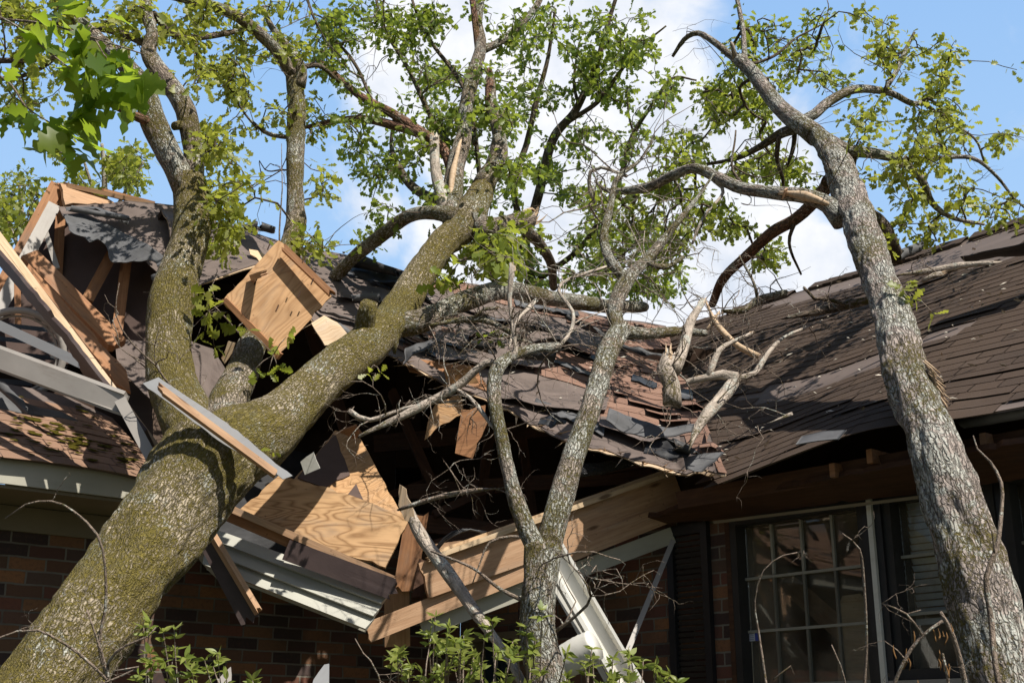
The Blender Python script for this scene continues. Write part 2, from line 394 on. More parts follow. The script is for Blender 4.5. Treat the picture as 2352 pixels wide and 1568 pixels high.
PLY = wood('plywood', (.38, .21, .095), (.53, .315, .155), grain=.8, knots=False, contour=2.0)
PLY_BIG = wood('plywood_face', (.30, .165, .072), (.56, .345, .175), grain=.6, knots=False, contour=1.6)
SPLINT = wood('splintered_wood', (.40, .26, .145), (.68, .52, .36), grain=2.2, knots=False)

def plain(name, col, rough=.6, spec=.3, var=.25, vs=6., bump=.15, metal=0, dirt=None, bdist=.004):
    m, k, b = mat(name); r = k.attr()
    n = k.noise(r, vs, 5, .6); c = k.ramp(n, [(.3, tuple(x * (1 - var) for x in col)), (.7, tuple(min(1, x * (1 + var)) for x in col))])
    if dirt:
        dn = k.noise(k.vmath('MULTIPLY', r, (.6, 2.5, 2.5)), 4, 6, .7); c = k.mix(k.math('MULTIPLY', k.step(dn, .5, .75), .7), c, dirt)
    k.l.new(c, b.inputs['Base Color']); b.inputs['Roughness'].default_value = rough; b.inputs['Specular IOR Level'].default_value = spec; b.inputs['Metallic'].default_value = metal
    k.l.new(k.bump(k.noise(r, vs * 12, 3, .6), bump, bdist), b.inputs['Normal'])
    return m
FELT = plain('roofing_felt', (.150, .116, .102), .8, .3, .28, 3, .25, dirt=(.16, .125, .11))
FELT_GREY = plain('grey_felt', (.10, .10, .105), .7, .35, .35, 5, .3, dirt=(.16, .16, .16))
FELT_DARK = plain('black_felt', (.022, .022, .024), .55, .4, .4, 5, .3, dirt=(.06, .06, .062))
BROWNBOARD = plain('brown_sheathing', (.105, .072, .062), .8, .2, .18, 3, .2)
PURPLE = plain('brown_painted_wood', (.062, .042, .040), .55, .4, .3, 4, .2, dirt=(.10, .07, .06))
CREAM = plain('cream_painted_metal', (.44, .42, .345), .45, .4, .08, 3, .05, dirt=(.34, .31, .24))
WHITE = plain('white_painted_metal', (.72, .70, .64), .4, .45, .05, 4, .04, dirt=(.5, .46, .38))
GREYM = plain('grey_metal', (.34, .34, .34), .35, .5, .1, 3, .05, metal=.2, dirt=(.24, .23, .22))
GREYWHITE = plain('pale_grey_trim', (.36, .33, .30), .5, .35, .12, 3, .08, dirt=(.26, .22, .19))
SOFFITM = plain('beige_soffit', (.22, .18, .12), .6, .3, .1, 3, .05)
BLACKP = plain('black_paint', (.018, .018, .02), .45, .4, .3, 5, .1)
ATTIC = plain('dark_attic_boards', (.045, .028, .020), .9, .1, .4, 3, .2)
PLASTER = plain('plaster', (.30, .29, .27), .9, .1, .1, 2, .05)
CHIP = plain('chips', (.55, .50, .42), .8, .2, .4, 2, .05)
BLINDM = plain('white_blind', (.62, .66, .70), .5, .3, .05, 3, .02)
MOSSM = plain('moss', (.12, .10, .015), .95, .05, .5, 30, .9, bdist=.02)
INSUL = plain('plastic_wrap', (.03, .03, .032), .22, .6, .3, 9, .9, bdist=.03)

def shingle(name, cols):
    m, k, b = mat(name); r = k.attr()
    isl = k.island(); c = k.ramp(k.math('ADD', k.math('MULTIPLY', isl, .55), k.math('MULTIPLY', k.noise(k.vmath('MULTIPLY', r, (1, 1.5, 1)), 3.5, 5, .65), .45)), [(i / (len(cols) - 1), q) for i, q in enumerate(cols)])
    g = k.noise(r, 170, 3, .7); c = k.mix(k.math('MULTIPLY', k.step(g, .4, .65), .45), c, tuple(min(1, x * 1.8) for x in cols[1]))
    n = k.noise(r, 1.6, 4, .6); c = k.mix(k.math('MULTIPLY', k.step(n, .5, .75), .35), c, tuple(x * .55 for x in cols[0]))
    n4 = k.noise(k.vmath('MULTIPLY', r, (1.2, 5, 1)), 1.4, 6, .7); c = k.mix(k.math('MULTIPLY', k.step(n4, .52, .75), .5), c, tuple(x * 1.6 + .015 for x in cols[1]))
    k.l.new(c, b.inputs['Base Color']); b.inputs['Roughness'].default_value = .9; b.inputs['Specular IOR Level'].default_value = .15
    k.l.new(k.bump(g, .5, .004), b.inputs['Normal']); return m
SH_BROWN = shingle('brown_shingle', [(.165, .098, .073), (.20, .118, .088), (.235, .142, .105), (.18, .118, .092)])
SH_DARK = shingle('dark_brown_shingle', [(.046, .033, .026), (.060, .042, .032), (.076, .052, .038), (.055, .041, .034)])
SH_LEFT = shingle('mossy_shingle', [(.17, .105, .07), (.23, .14, .095), (.27, .165, .11), (.20, .13, .085)])

def brickmat():
    m, k, b = mat('brick'); r = k.attr()
    n = k.node('ShaderNodeTexBrick'); wz = k.node('ShaderNodeTexNoise'); k.put(wz.inputs['Vector'], r); wz.inputs['Scale'].default_value = 9; wz.inputs['Detail'].default_value = 4
    k.put(n.inputs['Vector'], k.vmath('ADD', r, k.vmath('MULTIPLY', k.vmath('SUBTRACT', wz.outputs[1], (.5, .5, .5)), (.016, .012, 0))))
    n.inputs['Scale'].default_value = 1; n.inputs['Brick Width'].default_value = .215; n.inputs['Row Height'].default_value = .075
    n.inputs['Mortar Size'].default_value = .006; n.inputs['Mortar Smooth'].default_value = .2; n.inputs['Bias'].default_value = -.1
    n.inputs['Color1'].default_value = (0, 0, 0, 1); n.inputs['Color2'].default_value = (1, 1, 1, 1); n.inputs['Mortar'].default_value = (.5, .5, .5, 1)
    bc = k.ramp(n.outputs[0], [(0, (.048, .030, .027)), (.2, (.19, .070, .043)), (.4, (.115, .066, .038)), (.6, (.30, .135, .056)), (.8, (.068, .046, .043)), (1, (.27, .155, .08))])
    sp = k.noise(r, 45, 4, .7); bc = k.mix(k.math('MULTIPLY', k.step(sp, .45, .7), .5), bc, (.10, .05, .035))
    stn = k.noise(r, 1.3, 6, .65); bc = k.mix(k.math('MULTIPLY', k.step(stn, .45, .7), .55), bc, (.045, .03, .022)); c = k.mix(n.outputs[1], bc, k.ramp(k.noise(r, 3, 4), [(.35, (.10, .085, .065)), (.65, (.21, .185, .15))]))
    k.l.new(c, b.inputs['Base Color']); b.inputs['Roughness'].default_value = .9
    h = k.math('ADD', k.math('MULTIPLY', k.math('SUBTRACT', 1, n.outputs[1]), 1.0), k.math('MULTIPLY', sp, .3))
    k.l.new(k.bump(h, .8, .008), b.inputs['Normal']); return m
BRICK = brickmat()
def glassmat():
    m = bpy.data.materials.new('window_glass'); m.use_nodes = True; t = m.node_tree; t.nodes.clear(); k = NT(t)
    tr = k.node('ShaderNodeBsdfTransparent'); tr.inputs[0].default_value = (.92, .93, .92, 1)
    gl = k.node('ShaderNodeBsdfGlossy'); gl.inputs['Roughness'].default_value = .02
    fr = k.node('ShaderNodeFresnel'); fr.inputs[0].default_value = 1.45
    mx = k.node('ShaderNodeMixShader'); k.l.new(k.math('MULTIPLY', fr.outputs[0], 1.0), mx.inputs[0]); k.l.new(tr.outputs[0], mx.inputs[1]); k.l.new(gl.outputs[0], mx.inputs[2])
    df = k.node('ShaderNodeBsdfDiffuse'); df.inputs[0].default_value = (.42, .35, .26, 1); m3 = k.node('ShaderNodeMixShader')  # brown diffuse colour mixed into the panes, standing in for reflected haze
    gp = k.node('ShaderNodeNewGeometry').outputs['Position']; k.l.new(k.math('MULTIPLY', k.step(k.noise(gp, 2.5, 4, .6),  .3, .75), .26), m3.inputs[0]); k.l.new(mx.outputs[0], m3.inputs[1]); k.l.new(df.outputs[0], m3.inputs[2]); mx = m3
    o = k.node('ShaderNodeOutputMaterial'); k.l.new(mx.outputs[0], o.inputs[0]); return m
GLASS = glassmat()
def leafmat(name, cols, trans, tw=.45):
    m = bpy.data.materials.new(name); m.use_nodes = True; t = m.node_tree; k = NT(t); b = t.nodes['Principled BSDF']; o = t.nodes['Material Output']
    isl = k.island(); c = k.ramp(isl, [(i / (len(cols) - 1), q) for i, q in enumerate(cols)])
    k.l.new(c, b.inputs['Base Color']); b.inputs['Roughness'].default_value = .42; b.inputs['Specular IOR Level'].default_value = .4
    tl = k.node('ShaderNodeBsdfTranslucent'); tcol = k.mix(.75, c, trans); k.l.new(tcol, tl.inputs[0])
    mx = k.node('ShaderNodeMixShader'); mx.inputs[0].default_value = tw; k.l.new(b.outputs[0], mx.inputs[1]); k.l.new(tl.outputs[0], mx.inputs[2]); k.l.new(mx.outputs[0], o.inputs[0]); return m
LEAF = leafmat('oak_leaf', [(.10, .155, .02), (.155, .205, .03), (.22, .25, .04), (.13, .18, .028), (.27, .27, .05)], (.56, .64, .07))
LEAF_G = leafmat('green_oak_leaf', [(.075, .125, .018), (.115, .17, .028), (.17, .22, .034), (.09, .145, .022), (.21, .23, .04)], (.46, .56, .06))
LEAF_Y = leafmat('yellow_green_leaf', [(.13, .165, .018), (.20, .225, .032), (.26, .27, .042), (.16, .195, .026), (.30, .29, .06)], (.62, .66, .08))
LEAF_N = leafmat('near_leaf', [(.05, .11, .014), (.075, .145, .018), (.11, .18, .02), (.17, .20, .022)], (.44, .58, .04), .58)
SHRUBL = leafmat('shrub_leaf', [(.16, .22, .035), (.24, .29, .055), (.31, .33, .08), (.19, .25, .045)], (.42, .48, .10))
CATKIN = plain('dry_catkin', (.22, .12, .05), .9, .1, .4, 20, .3)
GRASS = plain('grass', (.060, .062, .035), .95, .1, .5, 3, .6, bdist=.03)
# ------------------------------------------------------------------ ground
Zv = np.array([0, 0, 1.0])
g = MB(); gs = 61; gx, gy = np.meshgrid(np.linspace(-1, 1, gs), np.linspace(-1, 1, gs))
gx = np.sign(gx) * np.abs(gx) ** 2.5 * 600; gy = np.sign(gy) * np.abs(gy) ** 2.5 * 600
gi = np.arange(gs * gs).reshape(gs, gs)
g.addq(np.stack([gx.ravel(), gy.ravel(), 0 * gx.ravel()], -1), np.stack([gi[:-1, :-1], gi[:-1, 1:], gi[1:, 1:], gi[1:, :-1]], -1).reshape(-1, 4))
tag(g.build('ground', GRASS), kind='structure')

# ------------------------------------------------------------------ house
dL = np.array([.759, .651, 0]); dR = np.array([.651, -.759, 0]); nL = dR; nR = -dL
PL = P(100, 1300, 7.2); PR = P(1450, 1400, 7.8)
KC = np.array([-.3713, 9.2341, 0.0])
def aR(u, v=1400): return float(np.dot(on_plane(u, v, PR, nR) - KC, dR))
def RWp(a, z, off=0): return KC + dR * a + Zv * z + nR * off
def LWp(a, z, off=0): return KC + dL * a + Zv * z + nL * off
house = thing('brick_house', 'brown brick house with its brown shingle roof crushed by fallen trees', 'house', KC)
ZE = 2.98; ZS = 2.86
# brick walls
def wallR(a0, a1, z0, z1, th=.2):
    m = MB(); box(m, RWp(a0, z0, -th), dR * (a1 - a0), Zv * (z1 - z0), nR * th); return m.build('wall', BRICK, house)
m = MB(); box(m, LWp(-7, 0, -.2), dL * 7.0, Zv * ZS, nL * .2); m.build('wall', BRICK, house)
aD0, aD1, aB, aW0, aW1, aW2, aW3 = aR(1078), aR(1190), aR(1660), aR(1690), aR(2008), aR(2052), 4.75
zH, zSill = 2.825, 1.88
wallR(.003, aD0, 0, ZS); wallR(aD1, aW0 - .04, 0, ZS); wallR(aW0 - .04, aW3 + .13, 0, zSill - .06); wallR(aW3 + .13, 5.3, 0, ZS)
wallR(aD0, aD1, 2.3, ZS)
# door in the shadow
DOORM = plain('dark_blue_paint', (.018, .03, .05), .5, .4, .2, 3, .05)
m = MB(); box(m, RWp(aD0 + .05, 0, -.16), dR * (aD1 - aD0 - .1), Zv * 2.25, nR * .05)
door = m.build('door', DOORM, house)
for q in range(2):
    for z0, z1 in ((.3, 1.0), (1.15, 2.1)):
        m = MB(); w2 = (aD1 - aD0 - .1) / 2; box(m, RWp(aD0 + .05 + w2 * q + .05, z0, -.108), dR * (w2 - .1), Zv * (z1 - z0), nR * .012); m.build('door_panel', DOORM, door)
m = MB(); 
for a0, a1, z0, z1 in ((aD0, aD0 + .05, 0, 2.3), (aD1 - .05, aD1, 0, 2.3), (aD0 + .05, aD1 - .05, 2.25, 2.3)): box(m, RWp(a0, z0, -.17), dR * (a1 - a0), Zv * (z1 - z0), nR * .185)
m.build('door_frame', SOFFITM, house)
# windows
FRAME = plain('dark_window_frame', (.035, .032, .030), .6, .3, .2, 4, .1)
MUNT = plain('muntin_paint', (.32, .30, .25), .6, .3, .1, 5, .05)
def window(a0, a1, ncol, zrows, zb, zt, blind=False):
    f = MB()
    for x0, x1, z0, z1 in ((a0, a0 + .045, zb, zt), (a1 - .045, a1, zb, zt), (a0 + .045, a1 - .045, zb, zb + .05), (a0 + .045, a1 - .045, zt - .05, zt)):
        box(f, RWp(x0, z0, -.13), dR * (x1 - x0), Zv * (z1 - z0), nR * .15)
    wn = f.build('window', FRAME, house)
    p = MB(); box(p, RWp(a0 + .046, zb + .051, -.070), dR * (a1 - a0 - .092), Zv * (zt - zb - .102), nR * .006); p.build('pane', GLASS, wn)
    q = MB(); cw = (a1 - a0 - .09) / ncol
    zs = [zb + .05] + zrows + [zt - .05]
    for i in range(1, ncol):
        for z0, z1 in zip(zs[:-1], zs[1:]): box(q, RWp(a0 + .045 + cw * i - .011, z0 + .011, -.062), dR * .015, Zv * (z1 - z0 - .022), nR * .018)
    for z in zrows: box(q, RWp(a0 + .045, z - .011, -.062), dR * (a1 - a0 - .09), Zv * .015, nR * .020)
    q.build('muntins', MUNT, wn)
    if blind:
        bl = MB(); z = zt - .08
        while z > zb + .32:
            box(bl, RWp(a0 + .07, z, -.115) + nR * .0, dR * (a1 - a0 - .14), Zv * .026 + nR * .018, nR * .002 - Zv * .001); z -= .036
        box(bl, RWp(a0 + .07, z - .02, -.115), dR * (a1 - a0 - .14), Zv * .03, nR * .03)
        bl.build('blind', BLINDM, wn)
    return wn
rowh = .30
z1w = zH - .05
W1 = window(aW0, aW1, 4, [zH - .35, zH - .645, zH - .94], zSill - .3, zH)
W2 = window(aW2, aW2 + .62, 2, [zH - .33, zH - .62], zSill, zH, True)
W3 = window(aW2 + .66, aW2 + 1.28, 2, [zH - .33, zH - .62], zSill, zH, True)
m = MB(); box(m, RWp(aW2 - .02, zSill - .055, -.1), dR * 1.34, Zv * .05, nR * .17); m.build('window_sill', GREYWHITE, W2)
m = MB(); box(m, RWp(aW1, 1.4, -.12), dR * (aW2 - aW1), Zv * (zH - 1.4), nR * .16); m.build('mullion_post', BLACKP, house)
m = MB(); box(m, RWp(aW1 + (aW2 - aW1) * .4, 1.4, .042), dR * .028, Zv * (zH - 1.4), nR * .02); m.build('metal_strip', WHITE, house)
m = MB(); box(m, RWp(aW2 + .62, zSill, -.12), dR * .04, Zv * (zH - zSill), nR * .13); m.build('mullion_post', BLACKP, house)
m = MB(); box(m, RWp(aW0 - .036, 1.4, -.13), dR * .034, Zv * (zH - 1.4), nR * .15); m.build('window_casing', WOOD_OLD, house)
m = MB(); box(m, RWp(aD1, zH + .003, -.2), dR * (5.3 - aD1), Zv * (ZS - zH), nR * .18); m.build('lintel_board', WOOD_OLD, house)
# security label stuck in the corner of the large window: small white tag with a blue field and grey text lines
STW = plain('label_white', (.62, .62, .65), .4, .3, .03, 3, 0); STB = plain('label_blue', (.06, .08, .35), .4, .3, .05, 3, 0)
pz = on_plane(1713, 1452, RWp(0, 0, -.055), nR); p2 = on_plane(1748, 1470, RWp(0, 0, -.055), nR)
wdt = float(np.dot(p2 - pz, dR)); hgt = float(pz[2] - p2[2])
m = MB(); box(m, pz - Zv * hgt, dR * wdt, Zv * hgt, nR * .002); st = m.build('sticker', STW, W1)
m = MB(); box(m, pz - Zv * hgt + dR * wdt * .63 + nR * .0025, dR * wdt * .37, Zv * hgt, nR * .001)
for q in (.22, .42, .62, .82): box(m, pz - Zv * hgt * q + dR * wdt * .05 + nR * .0025, dR * wdt * .5, Zv * hgt * .05, nR * .001)
m.build('sticker_print', STB, st)
# shutter with louvres
a0, a1 = aR(1545), aR(1640)
m = MB()
for x0, x1, z0, z1 in ((a0, a0 + .05, 1.2, zH), (a1 - .05, a1, 1.2, zH), (a0 + .05, a1 - .05, zH - .06, zH), (a0 + .05, a1 - .05, 1.2, 1.26)): box(m, RWp(x0, z0, .003), dR * (x1 - x0), Zv * (z1 - z0), nR * .035)
sh = m.build('shutter', BLACKP, house)
m = MB(); z = 1.28
while z < zH - .08: box(m, RWp(a0 + .052, z, .012), dR * (a1 - a0 - .104), Zv * .022 - nR * .008 + nR * .016, nR * .004); z += .033
m.build('louvres', BLACKP, sh)
# room behind the windows
m = MB()
box(m, RWp(2.2, 0, -2.6), dR * 3, Zv * 2.78, nR * .1); box(m, RWp(2.2, 1.0, -2.5), dR * 3, Zv * .05, nR * 2.29)
box(m, RWp(2.15, 0, -2.6), dR * .05, Zv * 2.84, nR * 2.38); box(m, RWp(2.2, 2.79, -2.5), dR * 3, Zv * .04, nR * 2.28); box(m, RWp(5.22, 0, -2.6), dR * .06, Zv * 2.84, nR * 2.38)
m.build('interior_wall', plain('tan_plaster', (.40, .31, .21), .9, .1, .1, 2, .05), house)
m = MB(); box(m, RWp(5.08, 0, -.21), dR * .2, Zv * ZS, -nR * 6.6); G_ = [RWp(5.1, ZS + .05, .3), RWp(5.1, ZS + .05, -7), RWp(5.1, 5.0, -3)]; m.add(G_ + [q + dR * .1 for q in G_], [(0, 1, 2), (3, 5, 4), (0, 3, 4, 1), (1, 4, 5, 2), (2, 5, 3, 0)]); m.build('wall', BRICK, house)
m = MB()
for (u0, v0, u1, v1, wd, off) in ((1800, 1330, 1960, 1470, 46, -.7), (1700, 1470, 1760, 1640, 60, -.9)):
    A_, B_ = on_plane(u0, v0, RWp(0, 0, off), nR), on_plane(u1, v1, RWp(0, 0, off), nR)
    d0, d1 = pix(A_)[2], pix(B_)[2]; m = MB(); board(m, (u0, v0, d0), (u1, v1, d1), wd, .04); m.build('fallen_ceiling_board', WOOD, house)
m = MB(); slab(m, [(1922, 1400), (1935, 1368), (1975, 1362), (1995, 1385), (2003, 1700), (1925, 1700)], [tuple(pix(on_plane(u, v, RWp(0, 0, -.45), nR)) * [0, 0, 1] + [u, v, 0]) for u, v in ((1922, 1400), (2003, 1400), (1960, 1700))], .02)
m.build('plank', WOOD_PALE, house)
m = MB(); slab(m, [(1700, 1460), (1830, 1560), (1940, 1600), (1940, 1720), (1690, 1720)], [tuple(pix(on_plane(u, v, RWp(0, 0, -1.3), nR)) * [0, 0, 1] + [u, v, 0]) for u, v in ((1700, 1460), (1940, 1600), (1700, 1700))], .02)
m.build('ceiling_sheet', PLASTER, house)

# ------------------------------------------------------------------ roof
def shingles(mb, S, W, H, mask, exp=.14, tab=.28, curl=.0, seed=3, x0=0):
    """courses of strip shingles: each strip is one bent piece with a thin butt edge, slots cut between its tabs"""
    rnd = random.Random(seed); rows = int(H / exp); sw = .155
    for r in range(rows):
        x = x0 - rnd.random() * sw * 3; run = []; left = rnd.randint(1, 3)
        def flush(run, r=r):
            if len(run) < 2: return
            lift = .0036 + rnd.random() * .0008 + (rnd.random() ** 9) * curl; dy = rnd.uniform(-.0015, .0015); T_, B_, Rt = [], [], []
            for xx in run:
                ya = r * exp + dy + rnd.uniform(-.0012, .0012); yb = ya + exp * 1.1
                a, b = S(xx, ya - .035), S(xx, yb - .035); e = S(xx + .02, ya) - a; n = np.cross(e, b - a); n /= np.linalg.norm(n) + 1e-9
                if n[2] < 0: n = -n
                dn = unit(a - b); T_ += [a + n * lift, b + n * .001]; B_.append(a + n * (lift - .0036) - dn * .003); Rt += [(xx, ya, seed), (xx, yb, seed)]
            m_ = len(run); F = []
            for q in range(m_ - 1): F += [(2 * q, 2 * q + 2, 2 * q + 3, 2 * q + 1), (2 * m_ + q, 2 * m_ + q + 1, 2 * q + 2, 2 * q)]
            mb.add(T_ + B_, F, Rt + [Rt[2 * q] for q in range(m_)])
        while x < W:
            ok = mask(x + sw / 2, (r + .5) * exp)
            if ok:
                if not run: run = [max(x, x0)]
                run.append(min(x + sw - .007, W)); left -= 1
            if (not ok or left <= 0) and run: flush(run); run = []; left = rnd.randint(1, 3)
            x += sw
        if run: flush(run)
def grid_surface(mb, S, W, H, nu, nv, th, x0=0, off=0):
    G = np.array([[S(x0 + (W - x0) * i / nu, H * j / nv) for j in range(nv + 1)] for i in range(nu + 1)])
    n = np.cross(np.gradient(G, axis=0), np.gradient(G, axis=1)); n /= np.linalg.norm(n, axis=2)[..., None]
    n = np.where(n[..., 2:3] < 0, -n, n); G = G + n * off
    rest = np.array([[(x0 + (W - x0) * i / nu, H * j / nv, 0) for j in range(nv + 1)] for i in range(nu + 1)], float)
    solid_grid(mb, G, n, th, rest)

# right wing slope, still mostly in one piece
AL = R(34); upR = -nR * math.cos(AL) + Zv * math.sin(AL); E1 = on_plane(1640, 1075, PR + nR * .55, nR); HR_ = 4.15
def SR(x, y):
    p = E1 + dR * x + upR * y
    z = .012 * math.sin(x * 2.1 + y * .8) * math.sin(y * 1.3) + .05 * math.exp(-((x - 1.0) ** 2 + (y - .1) ** 2) / .15) - .10 * math.exp(-((x + .2) ** 2) / .3) * (1 - y / HR_)
    return p + Zv * z
def valley_u(v): return 1645 + (1505 - 1645) * (1076 - v) / (1076 - 742)
XLY = np.linspace(0, HR_, 30); XLX = []
for y_ in XLY:
    xs = np.linspace(-5, 1, 241); qq = pix(np.array([SR(x_, y_) for x_ in xs])); XLX.append(xs[np.argmin(np.abs(qq[:, 0] - valley_u(qq[:, 1])))])
def xl(y): return float(np.interp(y, XLY, XLX))
def dR_at(u, v):
    n_ = np.cross(dR, upR); r_ = ray(u, v); return float(np.dot(E1 - CAM, n_) / np.dot(r_, n_))
bareR = [[(1700, 905), (1850, 860), (2000, 815), (2060, 800), (2060, 830), (1960, 855), (1860, 900), (1740, 925)],
         [(1690, 690), (1960, 625), (2100, 580), (2352, 520), (2352, 560), (2180, 600), (2000, 650), (1800, 700)],
         [(2110, 765), (2235, 735), (2225, 755), (2110, 790)], [(2070, 600), (2352, 545), (2352, 590), (2060, 630)]]
def maskR(x, y):
    if x < xl(y) - .06: return False
    q = pix(SR(x, y))
    if q[0] > 2330 and y < .12: return False
    return not any(inpoly(q[0], q[1], b) for b in bareR)
m = MB(); 
def SRd(x, y): return SR(xl(y) + (2.3 - xl(y)) * x, y)
grid_surface(m, SRd, 1.0, HR_, 90, 48, .010, x0=0, off=-.004); roofR = m.build('roof', FELT, house, True)
m = MB(); shingles(m, SR, 2.3, HR_ + .05, maskR, .112, .30, .012, 11, x0=-4.5); m.build('shingles', SH_DARK, roofR)
m = MB(); 
def SRb(x, y): return SR(x, HR_) + (-nR * y * math.cos(AL)) - Zv * (y * math.sin(AL) + .03)
grid_surface(m, SRb, 2.3, 4.5, 30, 10, .04, x0=xl(HR_) - .3); m.build('roof', SH_DARK, house)
# ridge cap
m = MB(); y = xl(HR_)
while y < 2.2:
    a_ = SR(y, HR_ - .13); b_ = SR(y + .24, HR_ - .13); c_ = SR(y, HR_) + Zv * .035; d_ = SR(y + .24, HR_) + Zv * .022
    e_ = SRb(y, .13) + Zv * .03; f_ = SRb(y + .24, .13) + Zv * .02
    if random.random() > .22: m.add([a_ + Zv * .03, b_ + Zv * .02, d_, c_, e_, f_, a_, b_], [(0, 1, 2, 3), (3, 2, 5, 4), (6, 7, 1, 0)], np.random.rand(8, 3) * .1 + y)
    y += .15
m.build('ridge_cap', SH_DARK, roofR)

# the sagging middle slope
PAIRS = [((430, 660, 8.3), (372, 470, 9.1)), ((600, 602, 8.6), (560, 518, 9.5)), ((745, 765, 8.3), (690, 568, 9.8)), ((900, 812, 8.2), (900, 612, 10.1)),
         ((1010, 872, 8.0), (1020, 640, 10.4)), ((1150, 928, 7.85), (1150, 668, 10.7)), ((1250, 985, 7.7), (1260, 690, 10.9)),
         ((1390, 1035, 7.45), (1370, 715, 11.1)), ((1560, 1080, 7.2), (1455, 732, 11.25)), ((1665, 1080, dR_at(1665, 1080) - .02), (1530, 748, dR_at(1530, 748) - .02))]
PBv = np.array([P(*a) for a, b in PAIRS]); PTv = np.array([P(*b) for a, b in PAIRS]); KS = np.linspace(0, 1, len(PAIRS))
WM = float(np.linalg.norm(np.diff(PTv, axis=0), axis=1).sum()); HM = 3.3
def SM(x, y):
    s_ = min(max(x / WM, 0), 1); t = y / HM
    b_ = np.array([np.interp(s_, KS, PBv[:, q]) for q in range(3)]); t_ = np.array([np.interp(s_, KS, PTv[:, q]) for q in range(3)])
    p = b_ * (1 - t) + t_ * t
    z = t * (1.6 - .6 * t) * (.05 * float(vnoise(np.array([x * 1.3, y * 1.6, 3.3]), 4)) + .03 * math.sin(t * math.pi) * math.sin(x * 1.7)) + .004 * float(vnoise(np.array([x * 5, y * 5, 1.]), 9))
    return p + Zv * z
shM = [[(960, 640), (1010, 635), (1160, 662), (1330, 700), (1500, 738), (1530, 760), (1520, 800), (1330, 745), (1200, 700), (1090, 690), (1030, 668)],
       [(1290, 790), (1420, 800), (1560, 830), (1620, 960), (1640, 1050), (1590, 1010), (1390, 960), (1390, 880), (1300, 880), (1230, 850), (1250, 800)],
       [(900, 800), (950, 770), (1050, 748), (1090, 752), (980, 790), (935, 812)], [(990, 722), (1090, 740), (1200, 745), (1060, 725)],
       [(1440, 750), (1560, 740), (1720, 1100), (1640, 1060), (1560, 1000), (1440, 840)]]
holeM = lambda q: False
RAG = np.random.default_rng(5).random(400)
def rag(x, k_, a): i_ = x * k_; return a * (RAG[int(i_) % 400] * (1 - i_ % 1) + RAG[(int(i_) + 1) % 400] * (i_ % 1) - .35)
m = MB(); grid_surface(m, lambda x, y: SM(x, y - max(0, 1 - y / .4) * rag(x, 7, .09)), WM, HM, 200, 40, .006, off=-.003); roofM = m.build('roof', FELT, house, True)
m = MB(); grid_surface(m, lambda x, y: SM(x, y - max(0, 1 - y / .4) * (rag(x + 20, 11, .07) + .012)) - Zv * .011, WM, HM, 160, 30, .007); m.build('roof_deck', SPLINT, roofM)
m = MB(); shingles(m, SM, WM, HM, lambda x, y: any(inpoly(pix(SM(x, y))[0], pix(SM(x, y))[1], b) for b in shM), .135, .27, .05, 5)
m.build('shingles', SH_BROWN, roofM)
GM = pix(np.array([SM(ix * WM, iy * HM) for ix in np.linspace(0, 1, 70) for iy in np.linspace(0, 1, 30)]))
def dM(u, v): return GM[np.argmin((GM[:, 0] - u) ** 2 + (GM[:, 1] - v) ** 2), 2] - .07
# felt seams lying over one another on the middle slope (overlapping courses with loose lower edges)
m = MB()
for (pa, pb, cu, sd) in ((((780, 660), (830, 655), (900, 668)), ((775, 690), (830, 690), (905, 700)), .02, 1),
                     (((1130, 880), (1250, 900), (1400, 912)), ((1140, 918), (1250, 940), (1390, 948)), .02, 2),
                     (((1240, 800), (1120, 770), (1000, 765)), ((1250, 850), (1110, 842), (1000, 835)), .03, 3),
                     (((1380, 955), (1480, 980), (1560, 1000)), ((1375, 985), (1470, 1020), (1570, 1040)), .03, 4)):
    sheet(m, [(u, v, dM(u, v) + .03) for u, v in pa], [(u, v, dM(u, v)) for u, v in pb], 26, 8, .015, .004, cu, .03, 6, sd)
m.build('felt_course', FELT, roofM)
m = MB(); m2 = MB(); lr = random.Random(21)
for q in range(18):
    x, y = lr.uniform(.25, .97) * WM, lr.uniform(.1, .9) * HM; L, w_ = lr.uniform(.3, .9), lr.uniform(.10, .28); nu, nv = 12, 5; a = lr.uniform(-.25, .25)
    G = np.zeros((nu + 1, nv + 1, 3)); cu = lr.choice([.0, .02, .05, .09])
    for i in range(nu + 1):
        for j in range(nv + 1):
            xx, yy_ = (i / nu - .5) * L, (j / nv - .5) * w_ * (.6 + .4 * lr.random() if j in (0, nv) else 1)
            G[i, j] = SM(min(max(x + xx * math.cos(a) - yy_ * math.sin(a), 0), WM), min(max(y + xx * math.sin(a) + yy_ * math.cos(a), .02), HM * .99)) + Zv * (.02 + cu * (1 - j / nv) ** 2 * (.4 + .6 * math.sin(3.1 * i / nu)) + .008 * float(vnoise(np.array([xx * 14, yy_ * 14, q * 1.]), 3)))
    n = np.cross(np.gradient(G, axis=0), np.gradient(G, axis=1)); n /= np.linalg.norm(n, axis=2)[..., None] + 1e-9; n = np.where(n[..., 2:3] < 0, -n, n)
    m = MB(); solid_grid(m, G, n, .004, G * 1.0); m.build('felt_scrap', lr.choice([FELT_GREY, FELT_DARK, FELT]), roofM, True)
m = MB()
for q in range(70):
    x = lr.uniform(.12, .99) * WM; a_ = SM(x, .03) - Zv * .012; L = lr.uniform(.03, .16); d_ = unit(np.array([lr.uniform(-.9, .9), -.5, lr.uniform(-.6, .1)])); sd_ = unit(np.cross(d_, Zv)) * lr.uniform(.004, .016)
    m.add([a_ - sd_, a_ + sd_, a_ + d_ * L, a_ - Zv * .008], [(0, 1, 2), (0, 2, 3), (1, 3, 2), (0, 3, 1)])
tag(m.build('deck_splinters', SPLINT, roofM), kind='stuff')
